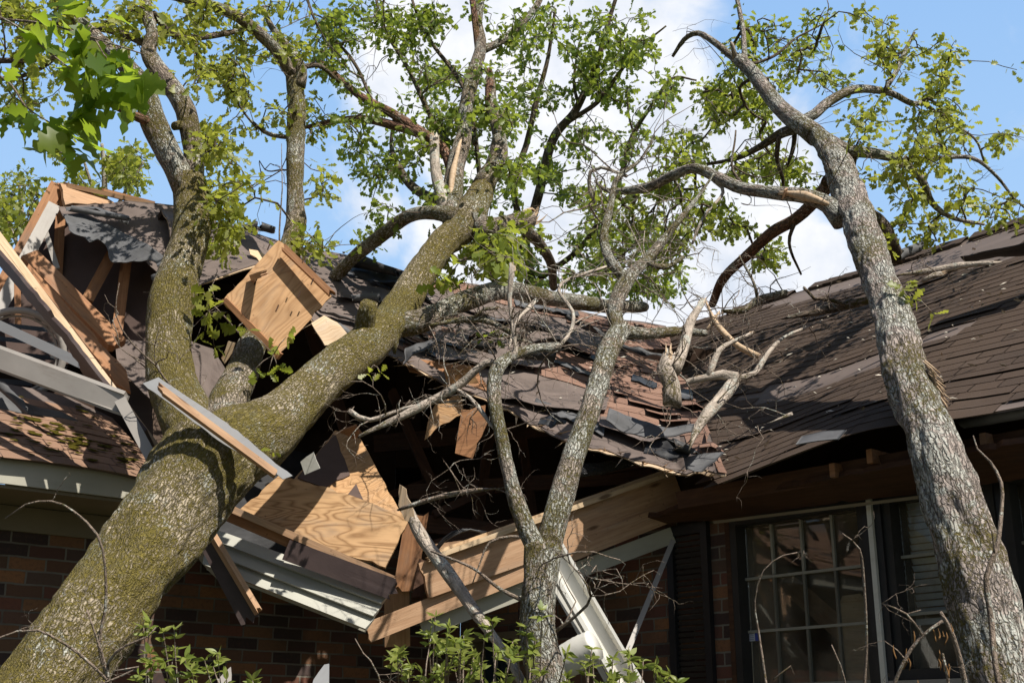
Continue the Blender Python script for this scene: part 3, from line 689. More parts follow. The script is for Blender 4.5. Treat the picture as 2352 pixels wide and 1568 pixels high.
# back slope behind the middle ridge, attic floor and inner dark boards
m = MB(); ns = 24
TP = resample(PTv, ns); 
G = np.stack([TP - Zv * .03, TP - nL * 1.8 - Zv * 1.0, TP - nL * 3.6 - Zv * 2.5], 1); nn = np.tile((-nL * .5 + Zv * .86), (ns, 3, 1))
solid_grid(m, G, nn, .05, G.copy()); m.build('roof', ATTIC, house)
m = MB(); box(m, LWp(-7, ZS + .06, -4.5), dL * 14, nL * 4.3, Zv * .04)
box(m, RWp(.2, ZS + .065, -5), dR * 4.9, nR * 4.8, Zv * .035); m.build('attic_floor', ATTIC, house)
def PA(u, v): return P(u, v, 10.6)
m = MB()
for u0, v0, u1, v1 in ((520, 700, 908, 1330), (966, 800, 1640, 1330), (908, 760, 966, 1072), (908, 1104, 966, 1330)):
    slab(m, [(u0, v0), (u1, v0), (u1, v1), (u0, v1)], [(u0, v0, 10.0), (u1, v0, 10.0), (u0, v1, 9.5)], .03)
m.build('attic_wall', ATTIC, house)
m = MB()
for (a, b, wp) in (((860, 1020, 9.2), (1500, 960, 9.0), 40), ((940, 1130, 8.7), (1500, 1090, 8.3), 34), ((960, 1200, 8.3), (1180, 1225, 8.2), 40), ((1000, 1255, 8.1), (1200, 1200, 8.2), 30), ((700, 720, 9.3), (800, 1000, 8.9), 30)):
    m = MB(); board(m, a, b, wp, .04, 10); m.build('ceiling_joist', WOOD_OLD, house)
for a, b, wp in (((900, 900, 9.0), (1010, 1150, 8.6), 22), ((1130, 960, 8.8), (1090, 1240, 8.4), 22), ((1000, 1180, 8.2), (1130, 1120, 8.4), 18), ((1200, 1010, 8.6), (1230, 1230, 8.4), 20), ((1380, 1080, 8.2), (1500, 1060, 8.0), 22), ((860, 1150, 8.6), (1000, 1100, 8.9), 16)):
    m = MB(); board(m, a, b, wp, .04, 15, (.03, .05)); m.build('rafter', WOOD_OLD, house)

# ------------------------------------------------------------------ left wing eave, low slope, soffit and fascia
EL0 = on_plane(0, 1045, PL + nL * .55, nL); EL0[2] = 3.024
ALl = R(31); upL = -nL * math.cos(ALl) + Zv * math.sin(ALl)
def SL(x, y): return EL0 + dL * x + upL * y - Zv * (.03 * max(0, x) ** 2) + Zv * .015 * math.sin(3 * x)
m = MB(); grid_surface(m, SL, .98, 1.35, 14, 8, .02, x0=-5); roofL = m.build('roof', FELT, house)
m = MB(); shingles(m, SL, .98, 1.2, lambda x, y: True, .125, .30, .015, 8, x0=-5); m.build('shingles', SH_LEFT, roofL)
m = MB(); rr = random.Random(4)
for i in range(130):
    x, y = rr.uniform(-.3, .95), rr.uniform(.05, 1.1) 
    if rr.random() < .5: x, y = .35 + rr.gauss(0, .22), .45 + rr.gauss(0, .25) - .3 * 0
    p = SL(x, max(.02, y)); r_ = rr.uniform(.010, .040)
    th = np.linspace(0, 6.28, 8)[:-1]; ring = [p + dL * math.cos(t) * r_ * rr.uniform(.6, 1.6) + upL * math.sin(t) * r_ * .6 * rr.uniform(.6, 1.4) + Zv * .016 for t in th]
    m.add(ring + [p + Zv * .020], [(j, (j + 1) % 7, 7) for j in range(7)])
tag(m.build('moss_patches', MOSSM, roofL), kind='stuff')
def lw(x, z, off): return EL0 + dL * x + Zv * (z - EL0[2]) + nL * off
m = MB(); box(m, lw(-5, 2.885, -.05), dL * 5.93, Zv * .135, nL * .02); m.build('fascia', CREAM, house)
m = MB(); box(m, lw(-5, 2.865, -.55), dL * 5.9, Zv * .018, nL * .498); m.build('soffit', SOFFITM, house)
m = MB(); box(m, LWp(-7, 2.72, .001), dL * 6.2, Zv * .14, nL * .022); m.build('frieze_board', SOFFITM, house)

# ------------------------------------------------------------------ right wing eave remains
m = MB(); A3 = [tuple(pix(on_plane(u, v, PR + nR * o, nR)) * [0, 0, 1] + [u, v, 0]) for u, v, o in ((1500, 1200, .12), (2110, 1135, .12), (1800, 1110, .40))]
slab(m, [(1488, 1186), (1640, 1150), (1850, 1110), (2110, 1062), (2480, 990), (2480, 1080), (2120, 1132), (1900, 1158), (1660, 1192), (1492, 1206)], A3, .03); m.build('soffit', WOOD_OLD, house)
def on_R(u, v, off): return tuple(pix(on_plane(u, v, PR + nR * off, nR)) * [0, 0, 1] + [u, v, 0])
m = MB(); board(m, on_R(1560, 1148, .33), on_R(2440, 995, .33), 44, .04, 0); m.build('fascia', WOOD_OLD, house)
m = MB(); board(m, on_R(1640, 1199, .14), on_R(2130, 1139, .14), 7, .01, 0, bow=.01); m.build('drip_edge', SOFFITM, house)
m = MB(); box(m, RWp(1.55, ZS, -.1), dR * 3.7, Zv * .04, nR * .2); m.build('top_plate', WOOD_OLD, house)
for u, v in ((1905, 1078), (1990, 1046), (2250, 1010)):
    m = MB(); A_ = on_plane(u, v, PR + nR * .42, nR); box(m, A_ - Zv * .04, dR * .032, Zv * .07, -nR * .8); m.build('rafter_tail', WOOD_RED, house)
m = MB(); box(m, RWp(1.7, 2.92, -.02), dR * 3.55, Zv * .26, -nR * .03); m.build('attic_wall', ATTIC, house)

# ------------------------------------------------------------------ torn gable at the left
m = MB(); slab(m, [(138, 440), (300, 560), (420, 640), (420, 880), (270, 800), (0, 880), (-200, 900), (-200, 830), (0, 660)], [(138, 440, 9.3), (420, 700, 8.7), (0, 800, 8.6)], .02); gable = m.build('gable_wall', BROWNBOARD, house)
for (a, b, wp, mt, ro) in (((143, 425, 9.2), (130, 660, 8.85), 22, WOOD_RED, 0), ((262, 575, 8.85), (200, 690, 8.6), 26, WOOD_RED, 0), ((290, 600, 8.75), (268, 770, 8.5), 24, WOOD_RED, 0),
                       ((40, 650, 8.6), (42, 760, 8.45), 14, WOOD_RED, 0), ((375, 770, 8.6), (340, 860, 8.4), 24, WOOD_RED, 0)):
    m = MB(); board(m, a, b, wp, .05, ro); m.build('stud', mt, gable)
m = MB(); board(m, (132, 425, 9.15), (-60, 780, 8.4), 34, .03, 0); m.build('rake_board', WOOD_RED, house)
m = MB(); board(m, (125, 470, 9.0), (-50, 800, 8.25), 30, .02, 0); m.build('rake_trim', GREYWHITE, house)
m = MB(); board(m, (104, 530, 8.9), (132, 618, 8.7), 12, .02, 0); m.build('trim_strip', GREYWHITE, gable)
# top of the broken gable, raw timber along the ridge
m = MB(); slab(m, [(138, 420), (240, 452), (270, 470), (150, 470)], [(138, 420, 9.1), (270, 465, 9.4), (150, 470, 9.0)], .03); m.build('ridge_timber', WOOD, house)
m = MB(); board(m, (150, 424, 9.15), (350, 468, 9.6), 10, .08, 0); m.build('ridge_timber', WOOD, house)
m = MB(); board(m, (235, 440, 9.35), (352, 470, 9.6), 16, .05, 0); m.build('ridge_timber', WOOD, house)
m = MB(); sheet(m, [(135, 470, 8.95), (260, 470, 9.2), (400, 470, 9.3), (500, 500, 9.4)], [(150, 500, 8.75), (240, 560, 8.7), (330, 600, 8.65), (430, 690, 8.45)], 40, 20, .03, .006, 0, .02, 4, 31); torn = m.build('roof', FELT, house, True)
m = MB(); sheet(m, [(145, 490, 8.80), (220, 500, 8.85), (300, 540, 8.72), (395, 600, 8.45)], [(160, 520, 8.62), (240, 585, 8.55), (330, 610, 8.45), (372, 622, 8.35)], 40, 10, .02, .006, 0, .10, 6, 32); m.build('felt_flap', FELT_GREY, torn)
m = MB(); sheet(m, [(150, 478, 8.84), (220, 484, 8.9), (296, 496, 8.95)], [(155, 470, 8.82), (225, 470, 8.86), (300, 500, 8.9)], 20, 6, .01, .006, .05, .02, 5, 33); scroll(m, (160, 480, 8.8), (297, 503, 8.86), 14, 1.0, .005, (1.2, .8), 3); m.build('felt_flap', FELT_GREY, torn)
m = MB(); scroll(m, (362, 640, 8.4), (410, 668, 8.35), 30, .8, .005, (1, 1), 8); m.build('felt_flap', FELT_GREY, torn)
m = MB(); sheet(m, [(265, 782, 8.2), (330, 786, 8.2), (380, 800, 8.2)], [(268, 840, 8.0), (300, 880, 7.9), (380, 960, 7.7)], 20, 10, .02, .006, .03, .05, 5, 34); sheet(m, [(430, 780, 8.3), (490, 800, 8.3), (520, 850, 8.2)], [(440, 900, 8.0), (470, 930, 8.0), (500, 920, 8.0)], 20, 10, .02, .006, 0, .03, 5, 35); m.build('felt_flap', FELT, torn)
m = MB(); slab(m, [(250, 880), (360, 860), (520, 940), (520, 1060), (370, 1060)], [(250, 900, 8.1), (500, 930, 8.2), (400, 1060, 7.6)], .02); m.build('roof', SH_DARK, house)
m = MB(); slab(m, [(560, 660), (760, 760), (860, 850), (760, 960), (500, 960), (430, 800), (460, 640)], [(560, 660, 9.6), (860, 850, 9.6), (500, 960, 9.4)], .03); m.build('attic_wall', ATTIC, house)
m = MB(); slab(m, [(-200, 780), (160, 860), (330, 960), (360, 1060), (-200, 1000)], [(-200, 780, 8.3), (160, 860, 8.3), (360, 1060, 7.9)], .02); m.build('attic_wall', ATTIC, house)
m = MB(); slab(m, [(572, 572), (596, 576), (612, 588), (598, 604), (590, 592), (575, 584)], [(572, 572, 8.75), (612, 588, 8.7), (590, 604, 8.6)], .008); m.build('torn_roof_deck', WOOD_PALE, house)
m = MB(); board(m, (535, 522, 9.25), (588, 530, 9.4), 5, .03, 0, (.03, .05)); m.build('ridge_timber', WOOD_PALE, house)
m = MB(); scroll(m, (552, 524, 9.3), (592, 518, 9.4), 20, .8, .006, (.7, 1.1), 22); m.build('felt_flap', FELT_DARK, torn)
m = MB(); scroll(m, (596, 520, 9.4), (632, 530, 9.45), 22, .9, .006, (1.1, .8), 23); m.build('felt_flap', FELT_DARK, torn)
# round louvred vent in the gable
m = MB(); c0 = P(40, 812, 8.1); fwd = unit(CAM - c0); ex = unit(np.cross(fwd, Zv)); ey = np.cross(ex, fwd)
for i, (r0, r1, zz) in enumerate(((.30, .255, .0), (.25, .235, .02))):
    t = np.linspace(0, 2 * np.pi, 49)[:-1]; V = []
    for rr_, h in ((r0, 0), (r0, .05), (r1, .05), (r1, 0)): V.append(c0 + ex * (np.cos(t) * rr_)[:, None] + ey * (np.sin(t) * rr_)[:, None] + fwd * (h - zz))
    V = np.concatenate(V); F = [(a * 48 + j, a * 48 + (j + 1) % 48, ((a + 1) % 4) * 48 + (j + 1) % 48, ((a + 1) % 4) * 48 + j) for a in range(4) for j in range(48)]
    m.add(V, F)
vent = m.build('vent', GREYWHITE, house, True)
m = MB()
for q in range(5): y_ = -.2 + q * .09; hw = math.sqrt(.23 ** 2 - y_ ** 2); box(m, c0 - ex * hw + ey * y_ - fwd * .04, ex * hw * 2, ey * .03 - fwd * .05, fwd * .006)
m.build('louvres', BLACKP, vent)
# ------------------------------------------------------------------ trees
def leaf_template(st, wd, fold=.25, curve=.18):
    V = []
    for y, w_ in zip(st, wd):
        z = -curve * y * y
        V += [(-w_, y, z + abs(w_) * fold), (0, y, z), (w_, y, z + abs(w_) * fold)]
    V = np.array(V); n = len(st); Q = []
    for i in range(n - 1):
        a = 3 * i; Q += [(a, a + 1, a + 4, a + 3), (a + 1, a + 2, a + 5, a + 4)]
    return V, np.array(Q)
OAK = leaf_template([0, .14, .27, .36, .50, .60, .76, .88, 1], [.012, .05, .20, .09, .31, .15, .33, .20, .02])
yy = np.linspace(0, 1, 36)
OAKF = leaf_template(yy, np.maximum(.010, .36 * np.sin(math.pi * yy ** .72) ** .75 * (.74 + .26 * np.cos(yy * 3.3 * 2 * math.pi + .6))), .2, .3)
yo = np.linspace(0, 1, 7); OVAL = leaf_template(yo, np.maximum(.01, .19 * np.sin(yo ** .85 * math.pi)), .35, .2)
def leaves(name, material, parent, pos, dirn, size, tpl, up=.5):
    n = len(pos); V, Q = tpl
    d = dirn / (np.linalg.norm(dirn, axis=1)[:, None] + 1e-9)
    r = rng.normal(size=(n, 3)); r[:, 2] = np.abs(r[:, 2]) * .5 + up
    x = np.cross(d, r); x /= np.linalg.norm(x, axis=1)[:, None] + 1e-9; z = np.cross(x, d)
    sx = size * rng.uniform(.8, 1.2, n)
    W_ = pos[:, None] + x[:, None] * (V[None, :, 0:1] * sx[:, None, None]) + d[:, None] * (V[None, :, 1:2] * size[:, None, None]) + z[:, None] * (V[None, :, 2:3] * size[:, None, None] * rng.uniform(-.6, 1.8, n)[:, None, None])
    m = MB(); k_ = len(V)
    m.addq(W_.reshape(-1, 3), (Q[None] + (np.arange(n) * k_)[:, None, None]).reshape(-1, 4), np.tile(V, (n, 1)))
    return m.build(name, material, parent, True)

DENS = 1.6
class Tree:
    def __init__(s, name, label, cat, base, group=None):
        s.root = thing(name, label, cat, base, group); s.pts = []; s.seed = 0
    def limb(s, pts, material, name='limb', leafy=True, seg=None, rough=0, step=None, jag=0, wob=.012, parent=None, lump=None):
        s.seed += 1; X_, r_ = px(pts); wmax = r_.max()
        seg = seg or (48 if wmax > .12 else 24 if wmax > .05 else 14 if wmax > .025 else 8)
        step = step or (.03 if wmax > .1 else .045)
        m = MB(); c, rr = tube(m, X_, r_, seg, step, rough, s.seed, wob if wmax < .1 else 0, jag, lump)
        if leafy: s.pts.append(c[::max(1, int(.12 / step))])
        o = m.build(name, material, parent or s.root, True); s.last = (c, rr)
        if jag >= .03:
            te = unit(c[-1] - c[max(-3, -len(c))]); sm = MB(); jr = np.random.default_rng(s.seed + len(pts)); R_ = rr[-1]
            for q in range(16):
                a = jr.normal(size=3); a -= te * np.dot(a, te); a = unit(a) * R_ * jr.uniform(.2, .95); b = c[-1] - te * R_ * .6 + a; L_s = R_ * jr.uniform(.8, 3.2)
                tube(sm, [b, b + te * L_s * .6 + jr.normal(size=3) * R_ * .12, b + te * L_s + jr.normal(size=3) * R_ * .3], [R_ * .26, R_ * .15, R_ * .02], 5, .02, 0, q)
            tag(sm.build('torn_end', SPLINT, o), kind='stuff')
        return o
    def crown(s, regions, material, size=.078, per=(7, 13), name='crown', spread=.15, tpl=OAK, gap=-.15, dj=.3, twigmat=None, seed=1, up=.5, doff=0):
        S_ = np.concatenate(s.pts); spx = pix(S_)
        cl = []; lr = np.random.default_rng(seed)
        for (u, v, ru, rv, n) in regions:
            n = int(n * DENS)
            kk = 0; tries = 0
            while kk < n and tries < n * 12:
                tries += 1; a = lr.uniform(0, 6.283); r = math.sqrt(lr.uniform(0, 1.1)); uu, vv = u + ru * r * math.cos(a), v + rv * r * math.sin(a)
                if vnoise(np.array([uu / 55, vv / 55, seed * 3.3]), 2) < gap: continue
                e = np.hypot(spx[:, 0] - uu, spx[:, 1] - vv); b = np.argmin(e)
                d = spx[b, 2] + doff + lr.normal() * dj
                cl.append(P(uu, vv, d)); kk += 1
        cl = np.array(cl)
        d0 = np.array([np.min(np.linalg.norm(S_ - c, axis=1)) for c in cl]); order = np.argsort(d0)
        N = [p for p in S_]; par = [-1] * len(S_); twigs = []; arr = np.array(N); ends = []
        for q in order:
            c = cl[q]; b = int(np.argmin(np.linalg.norm(arr - c, axis=1) + (np.arange(len(arr)) < 0) * 1)); a_ = arr[b]
            L = np.linalg.norm(c - a_)
            mid = (a_ + c) / 2 + lr.normal(size=3) * L * .10 + Zv * L * .06; q3 = (mid + c) / 2 + lr.normal(size=3) * L * .05
            i0 = len(N); N += [mid, q3, c]; par += [b, i0, i0 + 1]; arr = np.concatenate([arr, [mid, q3, c]]); ends.append((i0 + 2, c - q3, c))
        cnt = np.zeros(len(N)); 
        for i, _, _ in ends: 
            j = i
            while j != -1: cnt[j] += 1; j = par[j]
        m = MB()
        for i, _, _ in ends:
            pth = [i, par[i], par[par[i]], par[par[par[i]]]]; pp = arr[pth[::-1]]; rad = np.array([.0022 * math.sqrt(min(cnt[t], 30) + 1) for t in pth[::-1]]); rad[0] = rad[1] * 1.05; rad[-1] = max(.0022, rad[-1] * .8)
            tube(m, pp, rad, 5, .09, 0, i)
        tag(m.build('twigs', twigmat or BARK_DARK, s.root, True), kind='stuff')
        Pp, D, Z_ = [], [], []
        for i, dv, c in ends:
            n = lr.integers(*per); dv = dv / (np.linalg.norm(dv) + 1e-9)
            for _ in range(n):
                t = lr.normal(size=3) * np.array([1, 1, .8]); t /= np.linalg.norm(t)
                Pp.append(c - dv * lr.uniform(0, spread * .9) + t * lr.uniform(0, spread * .65)); D.append(t * .9 + dv * .5 - Zv * .35); Z_.append(size * lr.uniform(.6, 1.35))
        leaves(name, material, s.root, np.array(Pp), np.array(D), np.array(Z_), tpl, up)
    def bare(s, n, Lr=(.3, .9), material=None, src=None, r0=.006, seed=5, name='twigs'):
        lr = np.random.default_rng(seed); S_ = np.concatenate(src if src is not None else s.pts); m = MB()
        def grow(p, d, L, r, dep):
            k_ = 6; pts = [p]
            for i in range(k_): d = unit(d + lr.normal(size=3) * .34 + np.array([0, 0, -.05])); pts.append(pts[-1] + d * L / k_)
            tube(m, pts, [r * (1 - .75 * i / k_) for i in range(k_ + 1)], 5, .06, 0, int(lr.integers(99)))
            if dep:
                for _ in range(lr.integers(1, 4)): i = lr.integers(1, k_); grow(pts[i], unit(d + lr.normal(size=3) * .8), L * lr.uniform(.35, .6), r * .55, dep - 1)
        for _ in range(n):
            p = S_[lr.integers(len(S_))]; grow(p, unit(lr.normal(size=3) + np.array([0, -.2, .5])), lr.uniform(*Lr), r0 * lr.uniform(.6, 1.2), 2)
        return tag(m.build(name, material or BARK_TWIG, s.root, True), kind='stuff')

# --- A: the big mossy oak fallen across the left of the roof
A = Tree('fallen_oak', 'huge mossy oak fallen from lower left onto the roof, splitting into three stems', 'tree', P(-40, 1700, 4.65) * [1, 1, 0])
trunkA = [(-80, 1850, 4.6, 246), (-12, 1740, 4.75, 224), (142, 1538, 5.05, 205), (284, 1333, 5.4, 198), (402, 1167, 5.75, 206), (452, 1090, 5.9, 226), (480, 1052, 5.98, 232)]
A.limb(trunkA, BARK_MOSS, 'trunk', False, 110, .019, .016)
A.limb([(470, 1075, 6.0, 205), (535, 1030, 6.15, 190), (600, 995, 6.3, 160), (656, 950, 6.5, 124), (715, 896, 6.7, 108), (781, 838, 6.95, 103), (825, 808, 7.1, 99), (870, 765, 7.3, 94), (914, 718, 7.5, 88), (956, 645, 7.75, 68), (1009, 568, 8.05, 64), (1046, 537, 8.2, 74), (1078, 500, 8.3, 78), (1098, 462, 8.42, 62), (1110, 428, 8.54, 52), (1124, 402, 8.62, 46)], BARK_MOSS, 'trunk', False, 72, .010, .025)
A.limb([(500, 1060, 6.15, 150), (455, 1000, 6.3, 138), (425, 950, 6.4, 126), (397, 880, 6.55, 112), (390, 820, 6.68, 104), (391, 752, 6.8, 102), (396, 690, 6.9, 103), (418, 610, 7.05, 89), (441, 523, 7.2, 89), (437, 455, 7.3, 76), (430, 410, 7.35, 74)], BARK_MOSS, 'limb', False, 56, .010, .025)
A.limb([(505, 1030, 6.1, 110), (520, 935, 6.45, 86), (556, 855, 6.85, 74), (590, 760, 7.4, 60), (645, 640, 8.1, 52), (678, 524, 8.5, 50), (679, 476, 8.6, 43), (678, 340, 8.8, 38), (682, 238, 8.95, 39), (674, 168, 9.1, 40)], BARK_MID, 'limb', True, 40, .008, .03)
L_ = A.limb
U_ = BARK_UP; D_ = BARK_DARK
L_([(424, 440, 7.3, 54), (410, 395, 7.33, 55), (388, 352, 7.36, 55), (354, 277, 7.4, 55), (337, 216, 7.45, 54), (290, 150, 7.6, 44), (230, 90, 7.8, 34), (150, 20, 8, 28), (100, -40, 8.1, 24)], U_, rough=.008)
L_([(440, 440, 7.35, 50), (446, 390, 7.4, 42), (443, 343, 7.45, 42), (432, 285, 7.5, 47), (414, 228, 7.6, 48), (370, 168, 7.7, 45), (343, 119, 7.8, 37), (352, 78, 7.85, 27), (340, 34, 7.9, 27), (330, -20, 8.0, 25)], U_, rough=.007)
L_([(400, 290, 7.4, 20), (430, 290, 7.5, 26)], BARK_MOSS, leafy=False)
L_([(372, 288, 7.4, 24), (320, 268, 7.3, 22), (258, 240, 7.2, 14)], BARK_RED, leafy=False, jag=.12)
L_([(352, 112, 7.8, 18), (300, 85, 8, 18), (240, 68, 8.2, 16), (150, 55, 8.5, 12), (40, 40, 8.8, 10)], D_)
L_([(-40, 140, 8.6, 14), (60, 135, 8.4, 13), (140, 128, 8.3, 10), (240, 110, 8.2, 7)], D_)
L_([(-40, 185, 8.8, 12), (60, 170, 8.7, 10), (150, 120, 8.6, 8)], D_)
L_([(352, 30, 7.9, 14), (390, 75, 8.1, 16), (450, 85, 8.4, 16), (520, 78, 8.7, 14), (590, 60, 9, 10)], D_)
L_([(672, 175, 9.05, 30), (640, 125, 9.0, 28), (600, 85, 8.9, 27), (545, 42, 8.8, 24), (480, 14, 8.7, 22), (390, -10, 8.6, 18)], U_, rough=.005)
L_([(688, 200, 9.0, 30), (692, 160, 9.05, 26), (672, 120, 9.2, 22), (625, 60, 9.3, 14), (605, 15, 9.4, 8)], U_, rough=.004)
L_([(690, 155, 9.05, 14), (730, 150, 9.2, 12), (780, 190, 9.3, 8)], D_)
L_([(590, 295, 8.9, 6), (540, 225, 8.8, 5), (530, 180, 8.8, 4)], D_); L_([(690, 320, 8.8, 10), (620, 310, 8.9, 10), (580, 280, 8.9, 6)], D_)
# upper branches of the large right stem
L_([(1052, 545, 8.2, 60), (1044, 500, 8.3, 58), (1038, 450, 8.5, 48), (1046, 375, 8.7, 40), (1062, 315, 8.9, 36), (1070, 240, 9.1, 32), (1086, 175, 9.3, 31), (1106, 110, 9.5, 26), (1100, 50, 9.7, 22), (1106, -20, 9.9, 20)], U_, rough=.006)
# torn pale wood on that branch
m = MB(); tube(m, [P(1034, 458, 8.40), P(1040, 400, 8.52), P(1052, 345, 8.66), P(1058, 325, 8.74)], [.008, .020, .018, .006], 12, .05, .008, 3, 0, .06); m.build('torn_wood', SPLINT, A.root, True)
L_([(1108, 432, 8.52, 52), (1120, 408, 8.6, 48), (1136, 385, 8.7, 44), (1143, 320, 8.9, 36), (1128, 250, 9.1, 27), (1126, 180, 9.3, 20)], U_, rough=.006)
L_([(1126, 250, 9.1, 24), (1124, 195, 9.25, 22), (1124, 160, 9.4, 12)], BARK_RED)
L_([(1080, 520, 8.2, 66), (1140, 520, 8.4, 46), (1212, 502, 8.6, 42)], U_, rough=.006, jag=.04)
L_([(1190, 512, 8.6, 30), (1230, 550, 8.9, 26), (1262, 600, 9.3, 22), (1272, 660, 9.8, 18)], D_)
L_([(1050, 500, 8.2, 50), (1000, 488, 8.3, 34), (940, 498, 8.5, 28), (880, 540, 8.8, 30), (820, 585, 9.1, 30), (770, 635, 9.3, 34)], BARK_LICH, rough=.006)
L_([(1105, 118, 9.5, 18), (1150, 95, 9.6, 18), (1195, 55, 9.8, 17), (1235, 10, 10, 14), (1250, -30, 10.1, 12)], U_)
L_([(1100, 120, 9.5, 18), (1090, 60, 9.6, 15), (1082, -20, 9.8, 14)], BARK_RED)
L_([(1040, 400, 8.7, 24), (1015, 340, 8.9, 24), (960, 300, 9.1, 24), (900, 262, 9.3, 22), (830, 220, 9.5, 18), (738, 145, 9.8, 13)], BARK_RED, jag=.08)
L_([(985, 315, 9.0, 22), (920, 290, 9.2, 22), (850, 272, 9.4, 20), (780, 275, 9.6, 15), (690, 295, 9.9, 8)], BARK_RED)
L_([(1024, 480, 8.35, 34), (1008, 430, 8.5, 28), (1000, 380, 8.65, 24), (998, 325, 8.8, 22)], BARK_PALE, jag=.07)
L_([(1020, 470, 8.6, 26), (960, 440, 9.2, 22), (920, 390, 9.6, 18), (900, 340, 9.9, 10), (905, 270, 10, 7)], D_)
L_([(1030, 330, 9.3, 16), (985, 260, 9.6, 12), (940, 160, 9.9, 10), (880, 60, 10.2, 8), (860, -20, 10.4, 6)], D_)
L_([(1090, 330, 9.3, 14), (1080, 250, 9.6, 12), (1050, 180, 9.8, 10), (1000, 110, 10, 9), (960, 40, 10.2, 7), (940, -20, 10.4, 6)], D_)
L_([(870, 260, 9.5, 8), (800, 130, 9.8, 8), (730, 60, 10, 7), (700, -20, 10.2, 5)], D_)
L_([(905, 745, 7.4, 70), (960, 740, 7.45, 58), (1005, 720, 7.55, 50), (1070, 690, 7.8, 50), (1160, 665, 8.1, 46), (1240, 680, 8.5, 38), (1330, 692, 8.9, 34), (1420, 705, 9.4, 28), (1480, 705, 9.8, 20)], BARK_LICH, rough=.007, leafy=False)
L_([(850, 785, 7.2, 60), (840, 745, 7.15, 48), (848, 700, 7.1, 38)], BARK_MOSS, leafy=False, rough=.008, jag=.02)
L_([(900, 740, 7.3, 40), (908, 785, 7.28, 26), (906, 812, 7.25, 14)], BARK_MOSS, leafy=False, rough=.012)
A.crown([(60, 60, 130, 80, 32), (50, 200, 90, 80, 20), (250, 40, 110, 50, 17), (480, 60, 110, 70, 27), (440, 150, 80, 60, 15), (560, 150, 70, 60, 15), (520, 230, 60, 50, 10), (490, 300, 40, 90, 15), (500, 390, 40, 70, 11), (500, 530, 30, 55, 15), (600, 265, 60, 40, 7), (560, 440, 50, 30, 8), (700, 100, 60, 70, 12), (720, 260, 40, 60, 8), (640, 50, 50, 50, 10), (720, 430, 40, 40, 6), (715, 550, 30, 40, 8), (40, 20, 90, 40, 15), (330, 60, 60, 60, 12)], LEAF_Y, .058, (8, 14), seed=2)
A.crown([(880, 110, 150, 120, 54), (1000, 50, 110, 70, 24), (960, 240, 110, 70, 24), (1090, 150, 60, 140, 20), (860, 380, 80, 50, 14), (930, 430, 80, 55, 12), (1160, 50, 60, 60, 10), (1140, 250, 50, 100, 18), (1170, 360, 50, 70, 16), (790, 330, 60, 60, 12), (760, 80, 60, 90, 18), (980, 330, 60, 50, 10), (850, 520, 50, 50, 5)], LEAF_G, .056, (9, 15), seed=3)
A.crown([(1100, 600, 100, 45, 26), (1190, 560, 60, 60, 16), (1050, 640, 40, 15, 6)], LEAF, .085, (8, 14), seed=4, dj=.5)
# leafy sprouts low on the trunk
def sprout(root, u, v, d, n, spread, size, material, seed, name='sprout'):
    lr = np.random.default_rng(seed); m = MB(); c = P(u, v, d); Pp, D, Z_ = [], [], []
    for _ in range(n):
        e = c + lr.normal(size=3) * spread * np.array([1, .7, 1.2]); tube(m, [c, (c + e) / 2 + Zv * .01, e], [.003, .0025, .0015], 5, .04, 0, 3)
        for _ in range(4): t = lr.normal(size=3); t /= np.linalg.norm(t); Pp.append(e + t * .01); D.append(t - Zv * .2); Z_.append(size * lr.uniform(.7, 1.3))
    st = m.build(name, BARK_TWIG, root, True); leaves('leaves', material, st, np.array(Pp), np.array(D), np.array(Z_), OAK)
sprout(A.root, 478, 720, 6.75, 8, .075, .075, LEAF_Y, 21); sprout(A.root, 628, 815, 6.6, 6, .06, .06, LEAF, 22); sprout(A.root, 500, 530, 7.3, 6, .09, .08, LEAF_Y, 23)
sprout(A.root, 858, 838, 6.75, 2, .03, .05, LEAF_Y, 24); sprout(A.root, 625, 1030, 6.0, 1, .02, .04, LEAF_Y, 25); sprout(A.root, 740, 570, 8.0, 5, .08, .075, LEAF, 26); sprout(A.root, 1130, 775, 7.3, 3, .04, .05, LEAF_G, 27)
A.bare(26, (.5, 1.3), BARK_TWIG, [A.pts[-1], A.pts[0], A.pts[-3], A.pts[4]], .007, 9)

# --- B: slender forked tree in front of the torn eave
B = Tree('leaning_forked_tree', 'slender lichen covered tree forking like a Y before the broken header beam', 'tree', P(1265, 1640, 5.35) * [1, 1, 0])
B.limb([(1270, 1760, 5.3, 96), (1264, 1600, 5.4, 92), (1240, 1450, 5.5, 80), (1243, 1330, 5.6, 76), (1248, 1260, 5.68, 84)], BARK_LICH, 'trunk', False, 48, .010, .02)
B.limb([(1252, 1275, 5.7, 68), (1276, 1190, 5.78, 60), (1302, 1110, 5.9, 58), (1330, 1020, 6.05, 52), (1352, 940, 6.2, 50), (1376, 868, 6.4, 44), (1402, 795, 6.6, 42), (1428, 755, 6.75, 44)], BARK_LICH, 'limb', False, 40, .008, .025)
B.limb([(1238, 1270, 5.68, 50), (1208, 1212, 5.72, 40), (1180, 1130, 5.8, 36), (1166, 1060, 5.9, 34), (1150, 980, 6.0, 34), (1136, 900, 6.15, 34), (1148, 840, 6.25, 32), (1200, 806, 6.4, 22), (1284, 795, 6.6, 16)], BARK_LICH, 'limb', False, 32, .007, .025)
B.limb([(1424, 765, 6.75, 40), (1412, 705, 6.95, 36), (1440, 640, 7.2, 32), (1494, 588, 7.5, 24), (1550, 520, 7.8, 17), (1600, 455, 8.1, 11), (1640, 400, 8.4, 6)], BARK_LICH, rough=.005)
